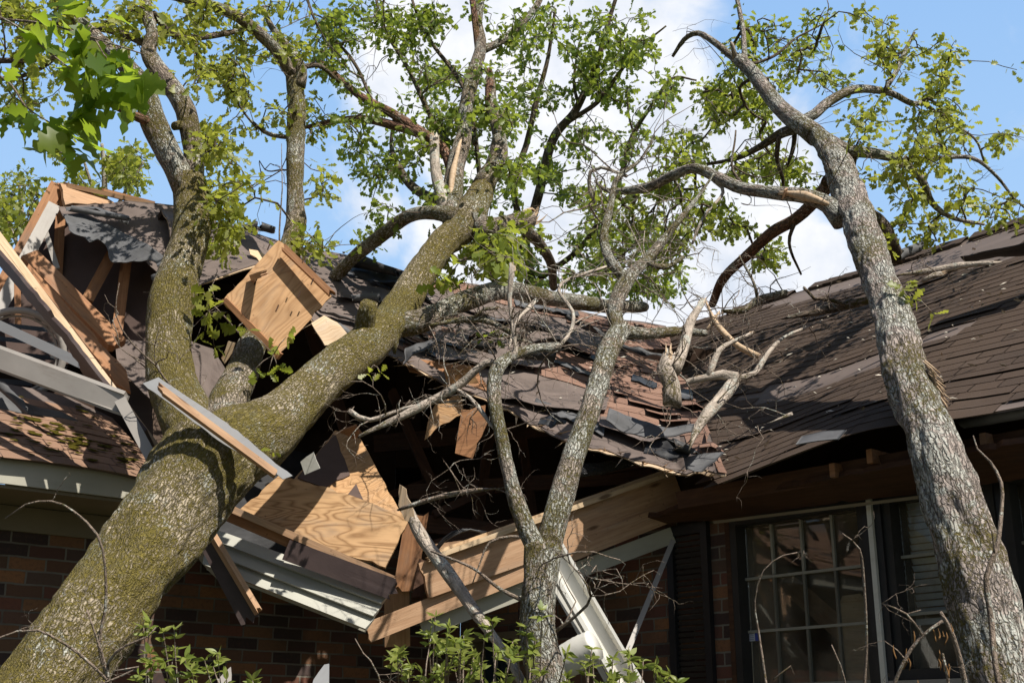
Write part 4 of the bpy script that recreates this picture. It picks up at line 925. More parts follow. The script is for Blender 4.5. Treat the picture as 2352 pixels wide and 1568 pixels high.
B.limb([(1440, 645, 7.2, 26), (1404, 600, 7.3, 22), (1390, 545, 7.5, 19), (1404, 470, 7.7, 16), (1418, 410, 7.9, 13), (1470, 370, 8.1, 9), (1500, 320, 8.3, 4)], BARK_LICH, rough=.004)
B.limb([(1428, 760, 6.75, 30), (1490, 764, 6.9, 23), (1560, 760, 7.1, 20), (1620, 765, 7.25, 18)], BARK_LICH, rough=.004, leafy=False)
B.limb([(1284, 797, 6.6, 9), (1312, 760, 6.7, 9), (1318, 715, 6.8, 9), (1288, 668, 6.9, 8), (1310, 640, 7.0, 7), (1400, 610, 7.3, 6)], BARK_PALE)
B.limb([(1480, 600, 7.4, 14), (1530, 612, 7.5, 12), (1570, 590, 7.6, 9)], BARK_LICH); B.limb([(1440, 405, 8, 8), (1380, 385, 8.1, 8), (1356, 395, 8.1, 9), (1355, 440, 8.1, 9), (1366, 465, 8.1, 7)], BARK_PALE)
B.limb([(1215, 1385, 5.55, 12), (1150, 1350, 5.6, 9), (1080, 1300, 5.75, 7), (990, 1265, 5.9, 5)], BARK_TWIG, leafy=False)
B.limb([(1232, 1235, 5.7, 8), (1170, 1230, 5.68, 7), (1120, 1245, 5.66, 6), (1100, 1290, 5.64, 4), (1085, 1340, 5.62, 3)], BARK_TWIG, leafy=False)
B.limb([(1275, 1450, 5.5, 9), (1330, 1410, 5.45, 7), (1360, 1370, 5.4, 6), (1330, 1310, 5.4, 3), (1270, 1260, 5.4, 2)], BARK_TWIG, leafy=False)
B.bare(36, (.3, .85), BARK_TWIG, B.pts, .0055, 12); B.bare(18, (.3, .8), BARK_PALE, B.pts[2:], .0045, 16); B.bare(12, (.2, .5), BARK_TWIG, [B.last[0]], .004, 13)

# --- C: big tree on the right, leaning over the ridge
Cc = Tree('leaning_oak', 'tall rough barked oak at right leaning over the right roof ridge', 'tree', P(2345, 1700, 4.9) * [1, 1, 0])
RB = BARK_RIGHT
Cc.limb([(2380, 1850, 4.85, 172), (2340, 1690, 4.9, 166), (2306, 1560, 5.0, 154), (2260, 1375, 5.2, 150), (2188, 1140, 5.5, 134), (2154, 1045, 5.65, 126), (2086, 855, 6.1, 104), (2036, 685, 6.7, 89), (1975, 515, 7.5, 78), (1950, 442, 7.9, 70), (1905, 345, 8.4, 53), (1862, 300, 8.7, 44)], RB, 'trunk', False, 96, .018, .02)
L_ = lambda pts, mt=RB, **kw: Cc.limb(pts, mt, **kw)
L_([(1875, 312, 8.6, 52), (1820, 272, 8.9, 42), (1766, 218, 9.2, 36), (1726, 165, 9.4, 31), (1698, 136, 9.5, 28)], rough=.006)
L_([(1705, 142, 9.5, 24), (1676, 128, 9.6, 17), (1640, 98, 9.7, 15), (1605, 78, 9.8, 13), (1572, 92, 9.9, 11), (1545, 130, 10, 7)])
L_([(1712, 150, 9.5, 14), (1708, 90, 9.7, 12), (1700, 30, 9.9, 11), (1690, -20, 10, 10)])
L_([(1688, 132, 9.5, 12), (1683, 108, 9.45, 9)], BARK_PALE, jag=.05, leafy=False)
L_([(1835, 280, 8.8, 24), (1870, 262, 8.8, 24), (1900, 235, 8.9, 23), (1950, 208, 9.0, 21), (1995, 204, 9.1, 19), (2050, 215, 9.2, 15), (2100, 238, 9.3, 13), (2140, 224, 9.4, 9)])
L_([(2032, 208, 9.1, 11), (2060, 165, 9.2, 12), (2078, 125, 9.3, 11), (2100, 75, 9.4, 6)]); L_([(2120, 235, 9.3, 9), (2180, 278, 9.4, 8), (2240, 318, 9.5, 6), (2260, 370, 9.5, 5)])
L_([(1900, 322, 8.5, 34), (1950, 345, 8.5, 28), (2020, 355, 8.5, 24), (2075, 372, 8.5, 20), (2120, 415, 8.5, 18), (2142, 465, 8.6, 15), (2185, 498, 8.6, 11), (2260, 515, 8.7, 7)])
L_([(2060, 368, 8.5, 13), (2140, 362, 8.5, 11), (2230, 360, 8.5, 10), (2290, 405, 8.5, 8), (2330, 455, 8.5, 6), (2380, 500, 8.5, 4)])
L_([(1962, 345, 8.5, 18), (1956, 395, 8.6, 13), (1975, 425, 8.6, 6)], D_)
L_([(1850, 292, 8.75, 28), (1800, 305, 8.9, 24), (1750, 335, 9.1, 16), (1690, 365, 9.3, 11), (1620, 378, 9.5, 7)], D_)
L_([(1790, 310, 8.9, 12), (1782, 360, 9.0, 11), (1796, 410, 9.1, 9), (1800, 450, 9.2, 5)], D_); L_([(1825, 305, 8.9, 12), (1818, 350, 8.9, 10), (1808, 385, 8.9, 4)], D_)
L_([(1935, 505, 7.7, 56), (1900, 470, 7.8, 40), (1850, 452, 7.9, 36), (1780, 445, 8.1, 32), (1700, 432, 8.3, 30), (1652, 410, 8.45, 30), (1600, 385, 8.6, 26), (1545, 402, 8.8, 24), (1480, 430, 9.0, 20), (1400, 438, 9.2, 13), (1366, 415, 9.3, 8)], rough=.005)
m = MB(); tube(m, [P(1900, 468, 7.72), P(1850, 450, 7.82), P(1800, 444, 7.95)], [.012, .030, .010], 10, .05, .006, 5, 0, .05); m.build('torn_wood', SPLINT, Cc.root, True)
m = MB(); slab(m, [(1797, 458), (1803, 436), (1810, 432), (1806, 452)], [(1797, 458, 7.9), (1810, 432, 7.9), (1806, 452, 7.95)], .006); m.build('bark_flap', WOOD, Cc.root)
L_([(1905, 415, 8.3, 34), (1890, 440, 8.5, 30), (1830, 500, 8.9, 28), (1770, 535, 9.2, 27), (1710, 590, 9.6, 24), (1660, 640, 9.9, 22), (1636, 700, 10.2, 18)], BARK_RED, rough=.004)
L_([(1830, 500, 8.9, 10), (1815, 560, 9.0, 8), (1840, 630, 9.2, 5)], D_); L_([(1640, 415, 8.5, 10), (1660, 440, 8.4, 8), (1610, 500, 8.3, 7), (1590, 560, 8.2, 6)], BARK_PALE)
L_([(1960, 470, 7.9, 44), (2020, 530, 8.2, 42), (2062, 594, 8.6, 36)], D_, rough=.006, leafy=False)
L_([(1710, 430, 8.4, 8), (1680, 380, 8.5, 6), (1690, 300, 8.7, 4)], D_); L_([(1730, 180, 9.4, 8), (1700, 200, 9.5, 8), (1720, 250, 9.6, 6), (1760, 280, 9.6, 4)], D_)
L_([(1715, 150, 9.5, 8), (1780, 130, 9.6, 7), (1830, 90, 9.7, 5), (1890, 55, 9.8, 3)], D_)
Cc.crown([(1640, 170, 55, 90, 29), (1690, 280, 80, 70, 37), (1600, 330, 80, 45, 21), (1620, 490, 110, 60, 35), (1510, 410, 50, 30, 10), (1490, 490, 90, 60, 27), (1400, 490, 50, 60, 13), (1400, 600, 60, 50, 13), (1560, 590, 70, 40, 10), (1770, 200, 50, 60, 13), (1750, 90, 60, 60, 12), (1850, 130, 60, 40, 10), (1880, 60, 40, 40, 6), (1910, 195, 60, 25, 8), (1770, 570, 35, 40, 12), (1720, 380, 80, 40, 21), (1810, 400, 50, 50, 12)], LEAF, .058, (8, 14), seed=6, doff=.8)
Cc.crown([(2010, 60, 40, 60, 9), (2070, 130, 60, 50, 11), (2125, 185, 60, 60, 13), (2175, 130, 30, 50, 6), (2000, 290, 60, 45, 10), (2080, 300, 70, 55, 15), (2130, 390, 80, 40, 12), (2200, 330, 50, 50, 8), (2270, 320, 40, 40, 6), (2220, 430, 60, 50, 8), (2130, 530, 80, 35, 12), (2060, 440, 50, 60, 8), (2290, 470, 40, 40, 6), (2180, 230, 60, 40, 8), (2330, 160, 12, 8, 1), (2000, 430, 40, 30, 4), (2010, 530, 25, 40, 6)], LEAF_Y, .058, (8, 14), seed=7)
sprout(Cc.root, 2088, 670, 6.55, 5, .06, .07, LEAF_Y, 31)
Cc.bare(20, (.4, 1.0), BARK_DARK, None, .006, 15)
# stripped bark on the right side of the trunk
m = MB()
for q in range(26):
    a_ = P(2122 + q * .9 + random.uniform(-3, 3), 830 + q * 3.0 + random.uniform(-4, 4), 5.95); tube(m, [a_, a_ + np.array([.02, -.02, -.03]), a_ + np.array([.05, -.02, -.075]) + rng.normal(size=3) * .015], [.005, .004, .002], 5, .03, 0, q)
m.build('torn_bark', SPLINT, Cc.root, True)
# woody vine climbing the right trunk
V_ = Tree('climbing_vine', 'thin bare woody vine hanging in front of the right oak trunk', 'vine', P(2310, 1640, 4.6) * [1, 1, 0])
V_.limb([(2330, 1700, 4.6, 12), (2295, 1560, 4.65, 13), (2282, 1430, 4.75, 14), (2270, 1330, 4.8, 13), (2295, 1260, 4.85, 11), (2305, 1170, 4.95, 9), (2302, 1110, 5.0, 8), (2275, 1060, 5.05, 6), (2245, 1030, 5.1, 4), (2235, 1000, 5.1, 3)], BARK_TWIG, 'stem', seg=10); V_.limb([(2284, 1270, 4.8, 5), (2265, 1200, 4.85, 4), (2235, 1180, 4.9, 2)], BARK_TWIG, 'stem', seg=6)

# --- D: oak crown beyond the ridge
D = Tree('oak_tree', 'dark limbed leafy oak rising beyond the middle ridge before the white cloud', 'tree', P(1240, 1050, 13.5) * [1, 1, 0])
D.limb([(1240, 1400, 13.5, 40), (1235, 900, 13.5, 34), (1225, 700, 13.4, 28), (1205, 560, 13.3, 25)], D_, 'trunk', False)
for pts in ([(1205, 560, 13.3, 22), (1240, 440, 13.2, 22), (1250, 380, 13.2, 22), (1275, 310, 13.2, 21), (1325, 250, 13.2, 18), (1370, 150, 13.2, 14), (1395, 60, 13.2, 11), (1420, -20, 13.2, 8)],
            [(1210, 560, 13.3, 16), (1180, 430, 13.3, 15), (1210, 330, 13.4, 14), (1235, 220, 13.4, 13), (1260, 130, 13.5, 9), (1275, 20, 13.5, 6)],
            [(1305, 280, 13.2, 12), (1370, 235, 13.1, 11), (1420, 170, 13.0, 9), (1470, 110, 12.9, 6), (1530, 60, 12.9, 4)],
            [(1330, 245, 13.2, 9), (1320, 190, 13.3, 7), (1330, 100, 13.4, 5)], [(1240, 640, 13.3, 14), (1340, 560, 12.8, 13), (1420, 420, 12.6, 13), (1450, 320, 12.6, 12), (1500, 240, 12.6, 8), (1545, 180, 12.6, 6), (1600, 185, 12.6, 4)],
            [(1230, 690, 13.3, 20), (1120, 620, 13, 14), (1105, 420, 12.8, 12), (1090, 290, 12.7, 9), (1075, 200, 12.7, 5)],
            [(1215, 620, 13.3, 18), (1100, 560, 12.5, 16), (1060, 600, 12.3, 14), (1010, 560, 12.2, 7)],
            [(1460, 320, 12.6, 6), (1445, 270, 12.6, 5), (1440, 200, 12.6, 4)]): D.limb(pts, D_)
D.crown([(1250, 150, 60, 140, 33), (1330, 70, 90, 70, 30), (1400, 190, 80, 90, 36), (1300, 360, 55, 70, 16), (1240, 440, 60, 60, 16), (1470, 90, 70, 70, 25), (1500, 200, 50, 50, 14), (1440, 310, 40, 60, 12), (1350, 250, 70, 60, 19), (1120, 480, 60, 60, 14), (1010, 300, 110, 140, 42), (1180, 200, 50, 120, 16), (1330, 480, 50, 50, 11), (1370, 560, 70, 50, 14), (1450, 640, 90, 50, 36), (1240, 610, 70, 50, 25), (1340, 620, 60, 40, 19), (1520, 560, 60, 60, 16), (1430, 560, 60, 50, 14), (1540, 620, 50, 60, 16)], LEAF_G, .070, (8, 14), seed=8, dj=.5, spread=.15)

# --- E: background trees at the left
for nm, lb, u, v, reg, mt, sd in (('oak_tree', 'pale leafy tree far behind the left gable, lowest at the picture edge', 50, 470, [(45, 470, 65, 80, 46), (20, 560, 40, 40, 12)], LEAF_Y, 10), ('oak_tree', 'small yellow green tree top showing above the torn gable ridge', 240, 380, [(225, 350, 80, 65, 34), (300, 400, 60, 50, 22), (165, 320, 40, 50, 12), (220, 430, 100, 25, 16)], LEAF_Y, 11)):
    T = Tree(nm, lb, 'tree', P(u, 1000, 17) * [1, 1, 0])
    T.limb([(u - 5, 1450, 17, 30), (u, 900, 17, 24), (u + 4, 650, 17, 18), (u, v + 30, 17, 12), (u - 6, v - 50, 17, 7)], BARK_PALE, 'trunk')
    T.limb([(u + 4, v + 140, 17, 10), (u + 50, v + 60, 17, 8), (u + 90, v - 10, 17, 5)], BARK_PALE); T.limb([(u, v + 120, 17, 10), (u - 30, v + 40, 17, 7), (u - 50, v - 20, 17, 5)], BARK_PALE)
    T.crown(reg, mt, .10, (8, 14), seed=sd, dj=.8, spread=.2)
    
# --- near oak branch hanging into the picture at upper left
Nn = Tree('oak_branch', 'large lobed green leaves on a thin oak branch hanging close at the upper left corner', 'branch', P(-500, 40, 2.9))
Nn.limb([(-500, -40, 2.9, 14), (-150, 20, 2.85, 9), (0, 48, 2.8, 6), (110, 62, 2.75, 5), (220, 92, 2.7, 4), (330, 125, 2.7, 3)], BARK_TWIG, 'stem', seg=8, step=.02)
Nn.limb([(-150, 0, 2.9, 7), (10, 50, 2.8, 5), (90, 100, 2.75, 4), (170, 165, 2.7, 3)], BARK_TWIG, 'stem', seg=6, step=.02)
Nn.limb([(-220, 100, 2.95, 8), (0, 180, 2.9, 5), (65, 250, 2.85, 4), (115, 282, 2.8, 3)], BARK_TWIG, 'stem', seg=6, step=.02)
Nn.limb([(220, 92, 2.7, 4), (270, 150, 2.68, 3), (300, 200, 2.66, 2)], BARK_TWIG, 'stem', seg=6, step=.02)
Pp, D3, Z3 = [], [], []; lr = np.random.default_rng(77)
for (u, v, ru, rv, n, sz) in ((150, 40, 60, 40, 9, .08), (190, 170, 60, 60, 26, .08), (280, 190, 50, 55, 24, .078), (165, 280, 45, 45, 17, .078), (40, 275, 45, 25, 8, .055), (235, 20, 30, 20, 3, .075), (100, 60, 60, 40, 6, .08), (160, 340, 30, 30, 6, .07), (5, 185, 10, 10, 1, .06)):
    for _ in range(n):
        a = lr.uniform(0, 6.28); r = math.sqrt(lr.random()); uu, vv = u + ru * r * math.cos(a), v + rv * r * math.sin(a)
        Pp.append(P(uu, vv, 2.72 + lr.normal() * .07)); t = lr.normal(size=3) * .8; D3.append(t + np.array([.2, -.1, -.6])); Z3.append(sz * lr.uniform(.75, 1.3))
leaves('foliage', LEAF_N, Nn.root, np.array(Pp), np.array(D3), np.array(Z3), OAKF, .3)

# ------------------------------------------------------------------ broken timber and debris
def obj(mb, name, mt, label, cat, group=None, smooth=False): return tag(mb.build(name, mt, None, smooth), label, cat, group)
# header beam of the right wing, sagging: two layered timbers and their trim
m = MB(); board(m, (975, 1332, 7.20), (1560, 1128, 7.72), 80, .05, 0, (.02, 0)); m.build('header_beam', WOOD, house)
m = MB(); board(m, (985, 1283, 7.20), (1560, 1080, 7.72), 11, .06, 0, (.02, 0)); m.build('header_beam', WOOD_PALE, house)
m = MB(); board(m, (990, 1272, 7.27), (1560, 1071, 7.79), 9, .05, 0, (.02, 0)); m.build('header_beam', WOOD_PALE, house)
m = MB(); board(m, (845, 1452, 7.10), (1560, 1168, 7.66), 44, .05, 0, (.03, 0)); m.build('header_beam', WOOD, house)
m = MB(); board(m, (968, 1442, 7.22), (1545, 1228, 7.62), 38, .02, 0); m.build('eave_trim', CREAM, house)
m = MB(); board(m, (1000, 1262, 7.75), (1130, 1244, 7.85), 26, .04, 0); m.build('header_beam', WOOD, house)
m = MB(); board(m, (930, 1350, 7.40), (958, 1180, 7.50), 52, .03, 0, (.03, .05)); obj(m, 'broken_board', WOOD_RED, 'reddish splintered board standing upright behind the end of the grained plywood sheet', 'board')
m = MB(); board(m, (913, 1482, 7.45), (911, 1346, 7.45), 58, .05, 0); obj(m, 'wood_block', WOOD, 'short upright wood block nailed across the low end of the header beam', 'board')
m = MB(); board(m, (958, 1375, 7.35), (975, 1290, 7.45), 26, .06, 0, (.02, .02)); obj(m, 'splintered_stud', WOOD_OLD, 'dark split stud end wedged between grained plywood and header beam', 'board')
m = MB(); slab(m, [(552, 1168), (640, 1092), (760, 1120), (938, 1188), (936, 1200), (885, 1302), (760, 1262), (640, 1210)], [(552, 1168, 7.20), (938, 1188, 7.25), (885, 1302, 7.07)], .025); obj(m, 'plywood_sheet', PLY_BIG, 'large tilted plywood sheet with swirling dark grain beside the mossy trunk', 'plywood')
ps = MB(); slab(ps, [(675, 1100), (770, 988), (828, 1006), (918, 1172), (930, 1186), (850, 1165), (745, 1122)], [(675, 1100, 7.40), (828, 1006, 7.85), (918, 1172, 7.32)], .02)
pso = obj(ps, 'sheathing_piece', PLY, 'pointed piece of pale sheathing rising behind the grained plywood sheet, partly grey brown', 'plywood')
ps = MB(); slab(ps, [(684, 1096), (764, 998), (772, 1000), (804, 1090), (745, 1119)], [(675, 1100, 7.385), (828, 1006, 7.835), (918, 1172, 7.305)], .004); slab(ps, [(796, 1138), (818, 1110), (836, 1150)], [(675, 1100, 7.385), (828, 1006, 7.835), (918, 1172, 7.305)], .004); ps.build('grey_facing', BROWNBOARD, pso)
m = MB(); slab(m, [(778, 992), (815, 978), (830, 1000), (812, 1008)], [(778, 992, 7.75), (815, 978, 7.72), (812, 1008, 7.75)], .03); obj(m, 'wood_chunk', WOOD_RED, 'small torn red brown wood chunk on the tip of the pointed sheathing', 'wood')
m = MB(); board(m, (522, 1164, 7.05), (905, 1330, 6.95), 16, .05, 0, (.04, .02)); fb = obj(m, 'rafter_board', WOOD, 'long pale edged board along the foot of the plywood sheet above the siding', 'board')
m = MB(); board(m, (515, 1180, 7.09), (670, 1246, 7.03), 26, .03, 0); m.build('lower_face', WOOD_RED, fb)
m = MB(); board(m, (658, 1262, 6.98), (902, 1352, 6.91), 48, .03, 0, (.0, .05), bow=.01); m.build('painted_face', PURPLE, fb)
# siding panel with three clapboard courses
sd = thing('siding_panel', 'pale grey clapboard panel hanging under the broken boards', 'siding', P(690, 1330, 7.15))
SIDING = plain('pale_siding', (.45, .44, .385), .45, .35, .08, 3, .05, dirt=(.42, .42, .36))
A1, B1, C1, D1 = P(470, 1205, 7.25), P(895, 1362, 6.98), P(470, 1300, 7.12), P(842, 1448, 6.82)
for q in range(3):
    t0, t1 = q / 3, (q + 1) / 3; a_, b_ = A1 * (1 - t0) + C1 * t0, B1 * (1 - t0) + D1 * t0; c_, d_ = A1 * (1 - t1) + C1 * t1, B1 * (1 - t1) + D1 * t1
    nq = unit(np.cross(b_ - a_, c_ - a_)); nq = nq if np.dot(nq, CAM - a_) > 0 else -nq
    m = MB(); m.add([a_, b_, d_ + nq * .04, c_ + nq * .04, d_ + nq * .002, c_ + nq * .002, a_ - nq * .01, b_ - nq * .01], [(0, 1, 2.00, 3), (3, 2, 4.00, 5), (5, 4, 7.55, 6), (0, 6, 7.55, 1), (1, 7, 4.00, 2), (0, 3, 5.00, 6)]); m.build('clapboard', SIDING, sd)
m = MB(); board(m, (478, 1304, 7.45), (840, 1446, 7.25), 10, .03); m.build('edge_trim', CREAM, sd)
m = MB(); slab(m, [(440, 1262), (482, 1245), (500, 1330), (470, 1300)], [(440, 1262, 7.25), (482, 1245, 7.25), (500, 1330, 7.35)], .02); obj(m, 'soffit_scrap', GREYWHITE, 'small pale triangular soffit scrap behind the dangling brown board', 'scrap')
m = MB(); board(m, (468, 1222, 6.95), (572, 1420, 6.90), 44, .03, 0, (.02, .06)); db = obj(m, 'dangling_board', PURPLE, 'brown painted board dangling from the trunk in front of the siding panel', 'board')
m = MB(); board(m, (484, 1222, 6.93), (590, 1400, 6.88), 13, .045, 30, (.02, .03)); m.build('raw_edge', WOOD, db)
m = MB(); slab(m, [(380, 1060), (560, 1010), (800, 1060), (880, 1180), (800, 1290), (520, 1300), (440, 1250)], [(400, 1100, 7.9), (700, 1050, 8.8), (560, 1190, 7.85)], .04); m.build('added_shade_deck', FELT_DARK, house)  # deck slab added, mostly hidden, to keep direct sun off the brick wall
# metal flashing with batten lying across the trunk
fl = thing('metal_flashing', 'bright grey metal flashing strip lying across the fork of the mossy trunk', 'flashing', P(500, 990, 5.7))
m = MB(); slab(m, [(328, 880), (364, 866), (520, 970), (672, 1092), (650, 1100), (500, 1010)], [(328, 880, 5.75), (364, 866, 5.78), (660, 1096, 5.75)], .006); m.build('strip', GREYM, fl)
m = MB(); board(m, (372, 896, 5.70), (632, 1088, 5.68), 15, .04, 20, (.06, .01)); m.build('batten', WOOD, fl)
# long timbers at the left
lt = thing('long_broken_rafter', 'long raw edged rafter with dark brown face sloping down from the left edge', 'rafter', P(180, 800, 7.2))
m = MB(); board(m, (-60, 470, 7.25), (372, 1050, 6.6), 17, .06, 15, (0, .06)); m.build('raw_edge', WOOD_PALE, lt)
m = MB(); board(m, (-60, 490, 7.20), (378, 1072, 6.56), 8, .03, 15, (0, .06)); m.build('raw_edge', WOOD_PALE, lt)
m = MB(); slab(m, [(-60, 520), (0, 585), (110, 715), (215, 850), (330, 990), (368, 1075), (345, 1050), (285, 940), (200, 880), (150, 790), (0, 612), (-60, 545)], [(-60, 520, 7.22), (368, 1075, 6.6), (200, 880, 6.95)], .02); m.build('painted_face', PURPLE, lt)
m = MB(); slab(m, [(66, 605), (290, 850), (300, 900), (265, 880), (120, 690), (60, 620)], [(66, 605, 7.8), (290, 850, 7.4), (265, 880, 7.3)], .02); obj(m, 'plank', WOOD_RED, 'shaded reddish plank behind the long raw edged rafter', 'board')
m = MB(); board(m, (66, 588, 8.1), (268, 792, 7.9), 44, .06, 35, (.0, .03)); obj(m, 'loose_stud', WOOD_RED, 'orange stud with square end lying across the gable studs', 'stud')
gt = thing('fallen_gutter', 'bent pale gutter section lying across the low left roof', 'gutter', P(150, 880, 6.9))
prof = [(0, 0), (.09, 0), (.12, .05), (.12, .10), (.11, .10), (.11, .055), (.085, .01), (.01, .01), (.01, .10), (0, .10)]
m = MB(); board(m, (-60, 802, 6.85), (288, 930, 6.55), 44, .015, 0, bow=-.02); m.build('front_face', GREYWHITE, gt)
m = MB(); board(m, (-60, 780, 6.88), (290, 908, 6.57), 9, .05, 25); m.build('top_lip', GREYWHITE, gt)
m = MB(); board(m, (-60, 826, 6.83), (286, 952, 6.53), 6, .03, -20); m.build('bottom_lip', GREYWHITE, gt)
m = MB(); board(m, (276, 918, 6.55), (362, 1078, 6.35), 26, .02, 0); m.build('bent_end', GREYWHITE, gt)
m = MB(); board(m, (-20, 738, 7.4), (215, 848, 7.1), 22, .03, 0); obj(m, 'metal_bar', GREYM, 'dull grey metal bar crossing in front of the round gable vent', 'bar')
m = MB(); scroll(m, (5, 890, 6.9), (60, 940, 6.8), 22, .8, .005, (1, 1), 9); sheet(m, [(0, 900, 6.95), (60, 925, 6.95), (140, 945, 6.9)], [(0, 935, 6.9), (80, 950, 6.9), (180, 965, 6.85)], 16, 6, .015, .005, 0, .02, 6, 41); obj(m, 'felt_strip', FELT_GREY, 'crumpled grey felt strip tucked under the gutter on the low left roof', 'roofing felt')
# plywood box hung on the oak limb
bx = thing('plywood_box', 'square plywood panel box tilted like a diamond, stuck on the middle oak stem', 'box', P(640, 700, 7.0))
Aq = [(512, 690, 6.75), (643, 552, 7.0), (632, 822, 6.72)]
m = MB(); slab(m, [(512, 690), (640, 552), (662, 566), (762, 680), (634, 818)], Aq, .02); m.build('front_panel', PLY, bx)
m = MB(); slab(m, [(508, 688), (520, 684), (645, 812), (634, 825)], [(508, 688, 6.74), (645, 812, 6.71), (634, 825, 6.71)], .06); m.build('rim', WOOD_RED, bx)
m = MB(); board(m, (655, 572, 6.92), (758, 672, 6.88), 14, .05, 10, (.03, .05)); m.build('rim', WOOD_RED, bx)
m = MB(); board(m, (582, 636, 6.84), (606, 628, 6.70), 14, .04, 0, (.0, .02)); m.build('wood_peg', WOOD, bx)
m = MB()
for u, v in ((590, 640), (620, 560), (700, 590), (640, 700), (600, 720), (690, 670), (560, 690), (655, 770), (720, 640)): board(m, (u, v, 6.835 - .0), (u - 6, v + 14, 6.825), 3, .004)
m.build('nail_scar', WOOD_OLD, bx)
m = MB(); slab(m, [(508, 822), (524, 783), (540, 788), (532, 812), (516, 836)], [(508, 822, 7.2), (540, 788, 7.2), (516, 836, 7.2)], .01); obj(m, 'wood_scrap', WOOD_PALE, 'small pale torn plywood scrap left of the middle mossy stem', 'scrap')
m = MB(); sheet(m, [(715, 742, 7.9), (745, 722, 8.0), (775, 740, 8.0)], [(745, 790, 7.75), (770, 790, 7.8), (800, 770, 7.9)], 14, 6, .01, .008, 0, .03, 6, 51); m.build('torn_roof_deck', SPLINT, house)
m = MB(); slab(m, [(690, 1060), (720, 1038), (735, 1075), (700, 1090)], [(690, 1060, 6.6), (735, 1075, 6.6), (720, 1038, 6.6)], .01); obj(m, 'plaster_scrap', WHITE, 'ragged pale scrap under the trunk beside the flashing tip', 'scrap')
# hanging roof sheathing inside the hole
for pl, an, mt, lb in (([(1000, 928), (1060, 900), (1065, 950), (1000, 985), (975, 1010), (985, 960)], [(1000, 928, 7.9), (1065, 950, 7.9), (975, 1010, 7.8)], PLY, 'torn plywood strip hanging in the dark roof hole, left of two'),
                       ([(1060, 940), (1115, 930), (1120, 970), (1085, 1052), (1045, 1040)], [(1060, 940, 7.7), (1115, 930, 7.7), (1085, 1052, 7.6)], WOOD_RED, 'torn reddish plywood strip hanging in the dark roof hole, beside the slender tree'),
                       ([(925, 820), (1090, 840), (1130, 900), (1060, 880), (940, 850)], [(925, 820, 8.3), (1130, 900, 8.0), (940, 850, 8.2)], WOOD_RED, 'red brown rafter piece under the felt edge at the top of the roof hole'),
                       ([(1020, 850), (1080, 842), (1100, 880), (1025, 880)], [(1020, 850, 8.0), (1080, 842, 8.0), (1025, 880, 8.0)], PLY, 'splintered plywood corner under the curled felt edge of the hole'),
                       ([(1500, 930), (1500, 930), (1500, 930)], None, None, None)):
    if an is None: continue
    m = MB(); slab(m, pl, an, .015); obj(m, 'hanging_sheathing', mt, lb, 'sheathing', 'torn sheathing in the roof hole')
m = MB(); scroll(m, (1330, 1085, 7.5), (1455, 1060, 7.7), 34, .9, .006, (1, .8), 14); obj(m, 'plastic_roll', INSUL, 'crinkled black plastic roll under the broken eave right of the slender tree', 'plastic')
# loose felt on the middle slope
def felt(label, fn, mt=FELT_DARK, sm=True):
    m = MB(); fn(m); obj(m, 'felt_flap', mt, label, 'roofing felt', 'loose felt flaps on the broken roof', sm)
felt('rolled felt flap by the ridge just left of the big mossy stem', lambda m: (scroll(m, (818, 600, 9.3), (915, 628, 9.2), 30, .9, .006, (1.1, .7), 1), sheet(m, [(800, 610, 9.35), (860, 618, 9.3), (925, 622, 9.3)], [(815, 634, 9.2), (870, 640, 9.2), (915, 645, 9.2)], 16, 6, .02, .005, 0, .02, 6, 61)))
felt('short rolled felt flap beside the sawn stub of the big stem', lambda m: scroll(m, (806, 685, 8.7), (876, 682, 8.7), 26, .9, .006, (.6, 1), 2), FELT_GREY)
felt('little curled felt lip at the pale torn deck edge', lambda m: scroll(m, (768, 750, 8.1), (808, 770, 8.1), 26, .8, .006, (1, .8), 4), FELT_GREY)
felt('thick black felt roll lying right of the thin pale pole', lambda m: scroll(m, (1186, 812, 7.75), (1274, 815, 7.8), 34, 1.15, .007, (.8, 1.15), 5))
felt('dark curled felt roll lying left of the thin pale pole', lambda m: scroll(m, (1062, 790, 7.9), (1140, 800, 7.85), 30, .8, .006, (.5, 1.1), 6))
felt('narrow felt flap curled beside the slender tree near the ridge', lambda m: (sheet(m, [(1335, 745, 8.9), (1375, 755, 8.9), (1420, 780, 8.8)], [(1345, 760, 8.8), (1380, 785, 8.7), (1430, 810, 8.6)], 18, 6, .02, .005, .05, .02, 6, 62), scroll(m, (1300, 728, 9.2), (1370, 765, 8.9), 14, .8, .005, (1, 1), 7)))
felt('dark felt flap folded on the shingles right of the slender tree', lambda m: (sheet(m, [(1425, 795, 7.9), (1470, 800, 7.9), (1525, 815, 7.9)], [(1435, 812, 7.8), (1480, 832, 7.7), (1520, 835, 7.7)], 18, 6, .02, .005, .04, .02, 6, 63), scroll(m, (1420, 798, 7.85), (1478, 812, 7.8), 20, .8, .005, (1, .6), 10)))
felt('broad grey felt flap peeled back above the broken eave', lambda m: sheet(m, [(1395, 950, 6.95), (1450, 962, 6.95), (1530, 985, 6.9), (1600, 990, 6.95)], [(1388, 975, 6.8), (1440, 1000, 6.75), (1520, 1005, 6.75), (1590, 1002, 6.8)], 30, 10, .02, .006, .02, .02, 6, 64, .05), FELT_GREY)
felt('black torn felt flap crumpled at the lowest corner of the middle slope', lambda m: (sheet(m, [(1485, 1015, 6.8), (1550, 1008, 6.8), (1590, 1020, 6.8)], [(1478, 1040, 6.65), (1530, 1058, 6.6), (1580, 1055, 6.62)], 24, 10, .03, .006, .03, .03, 7, 65), scroll(m, (1545, 1020, 6.65), (1592, 1040, 6.65), 30, .9, .006, (1, .7), 11)))
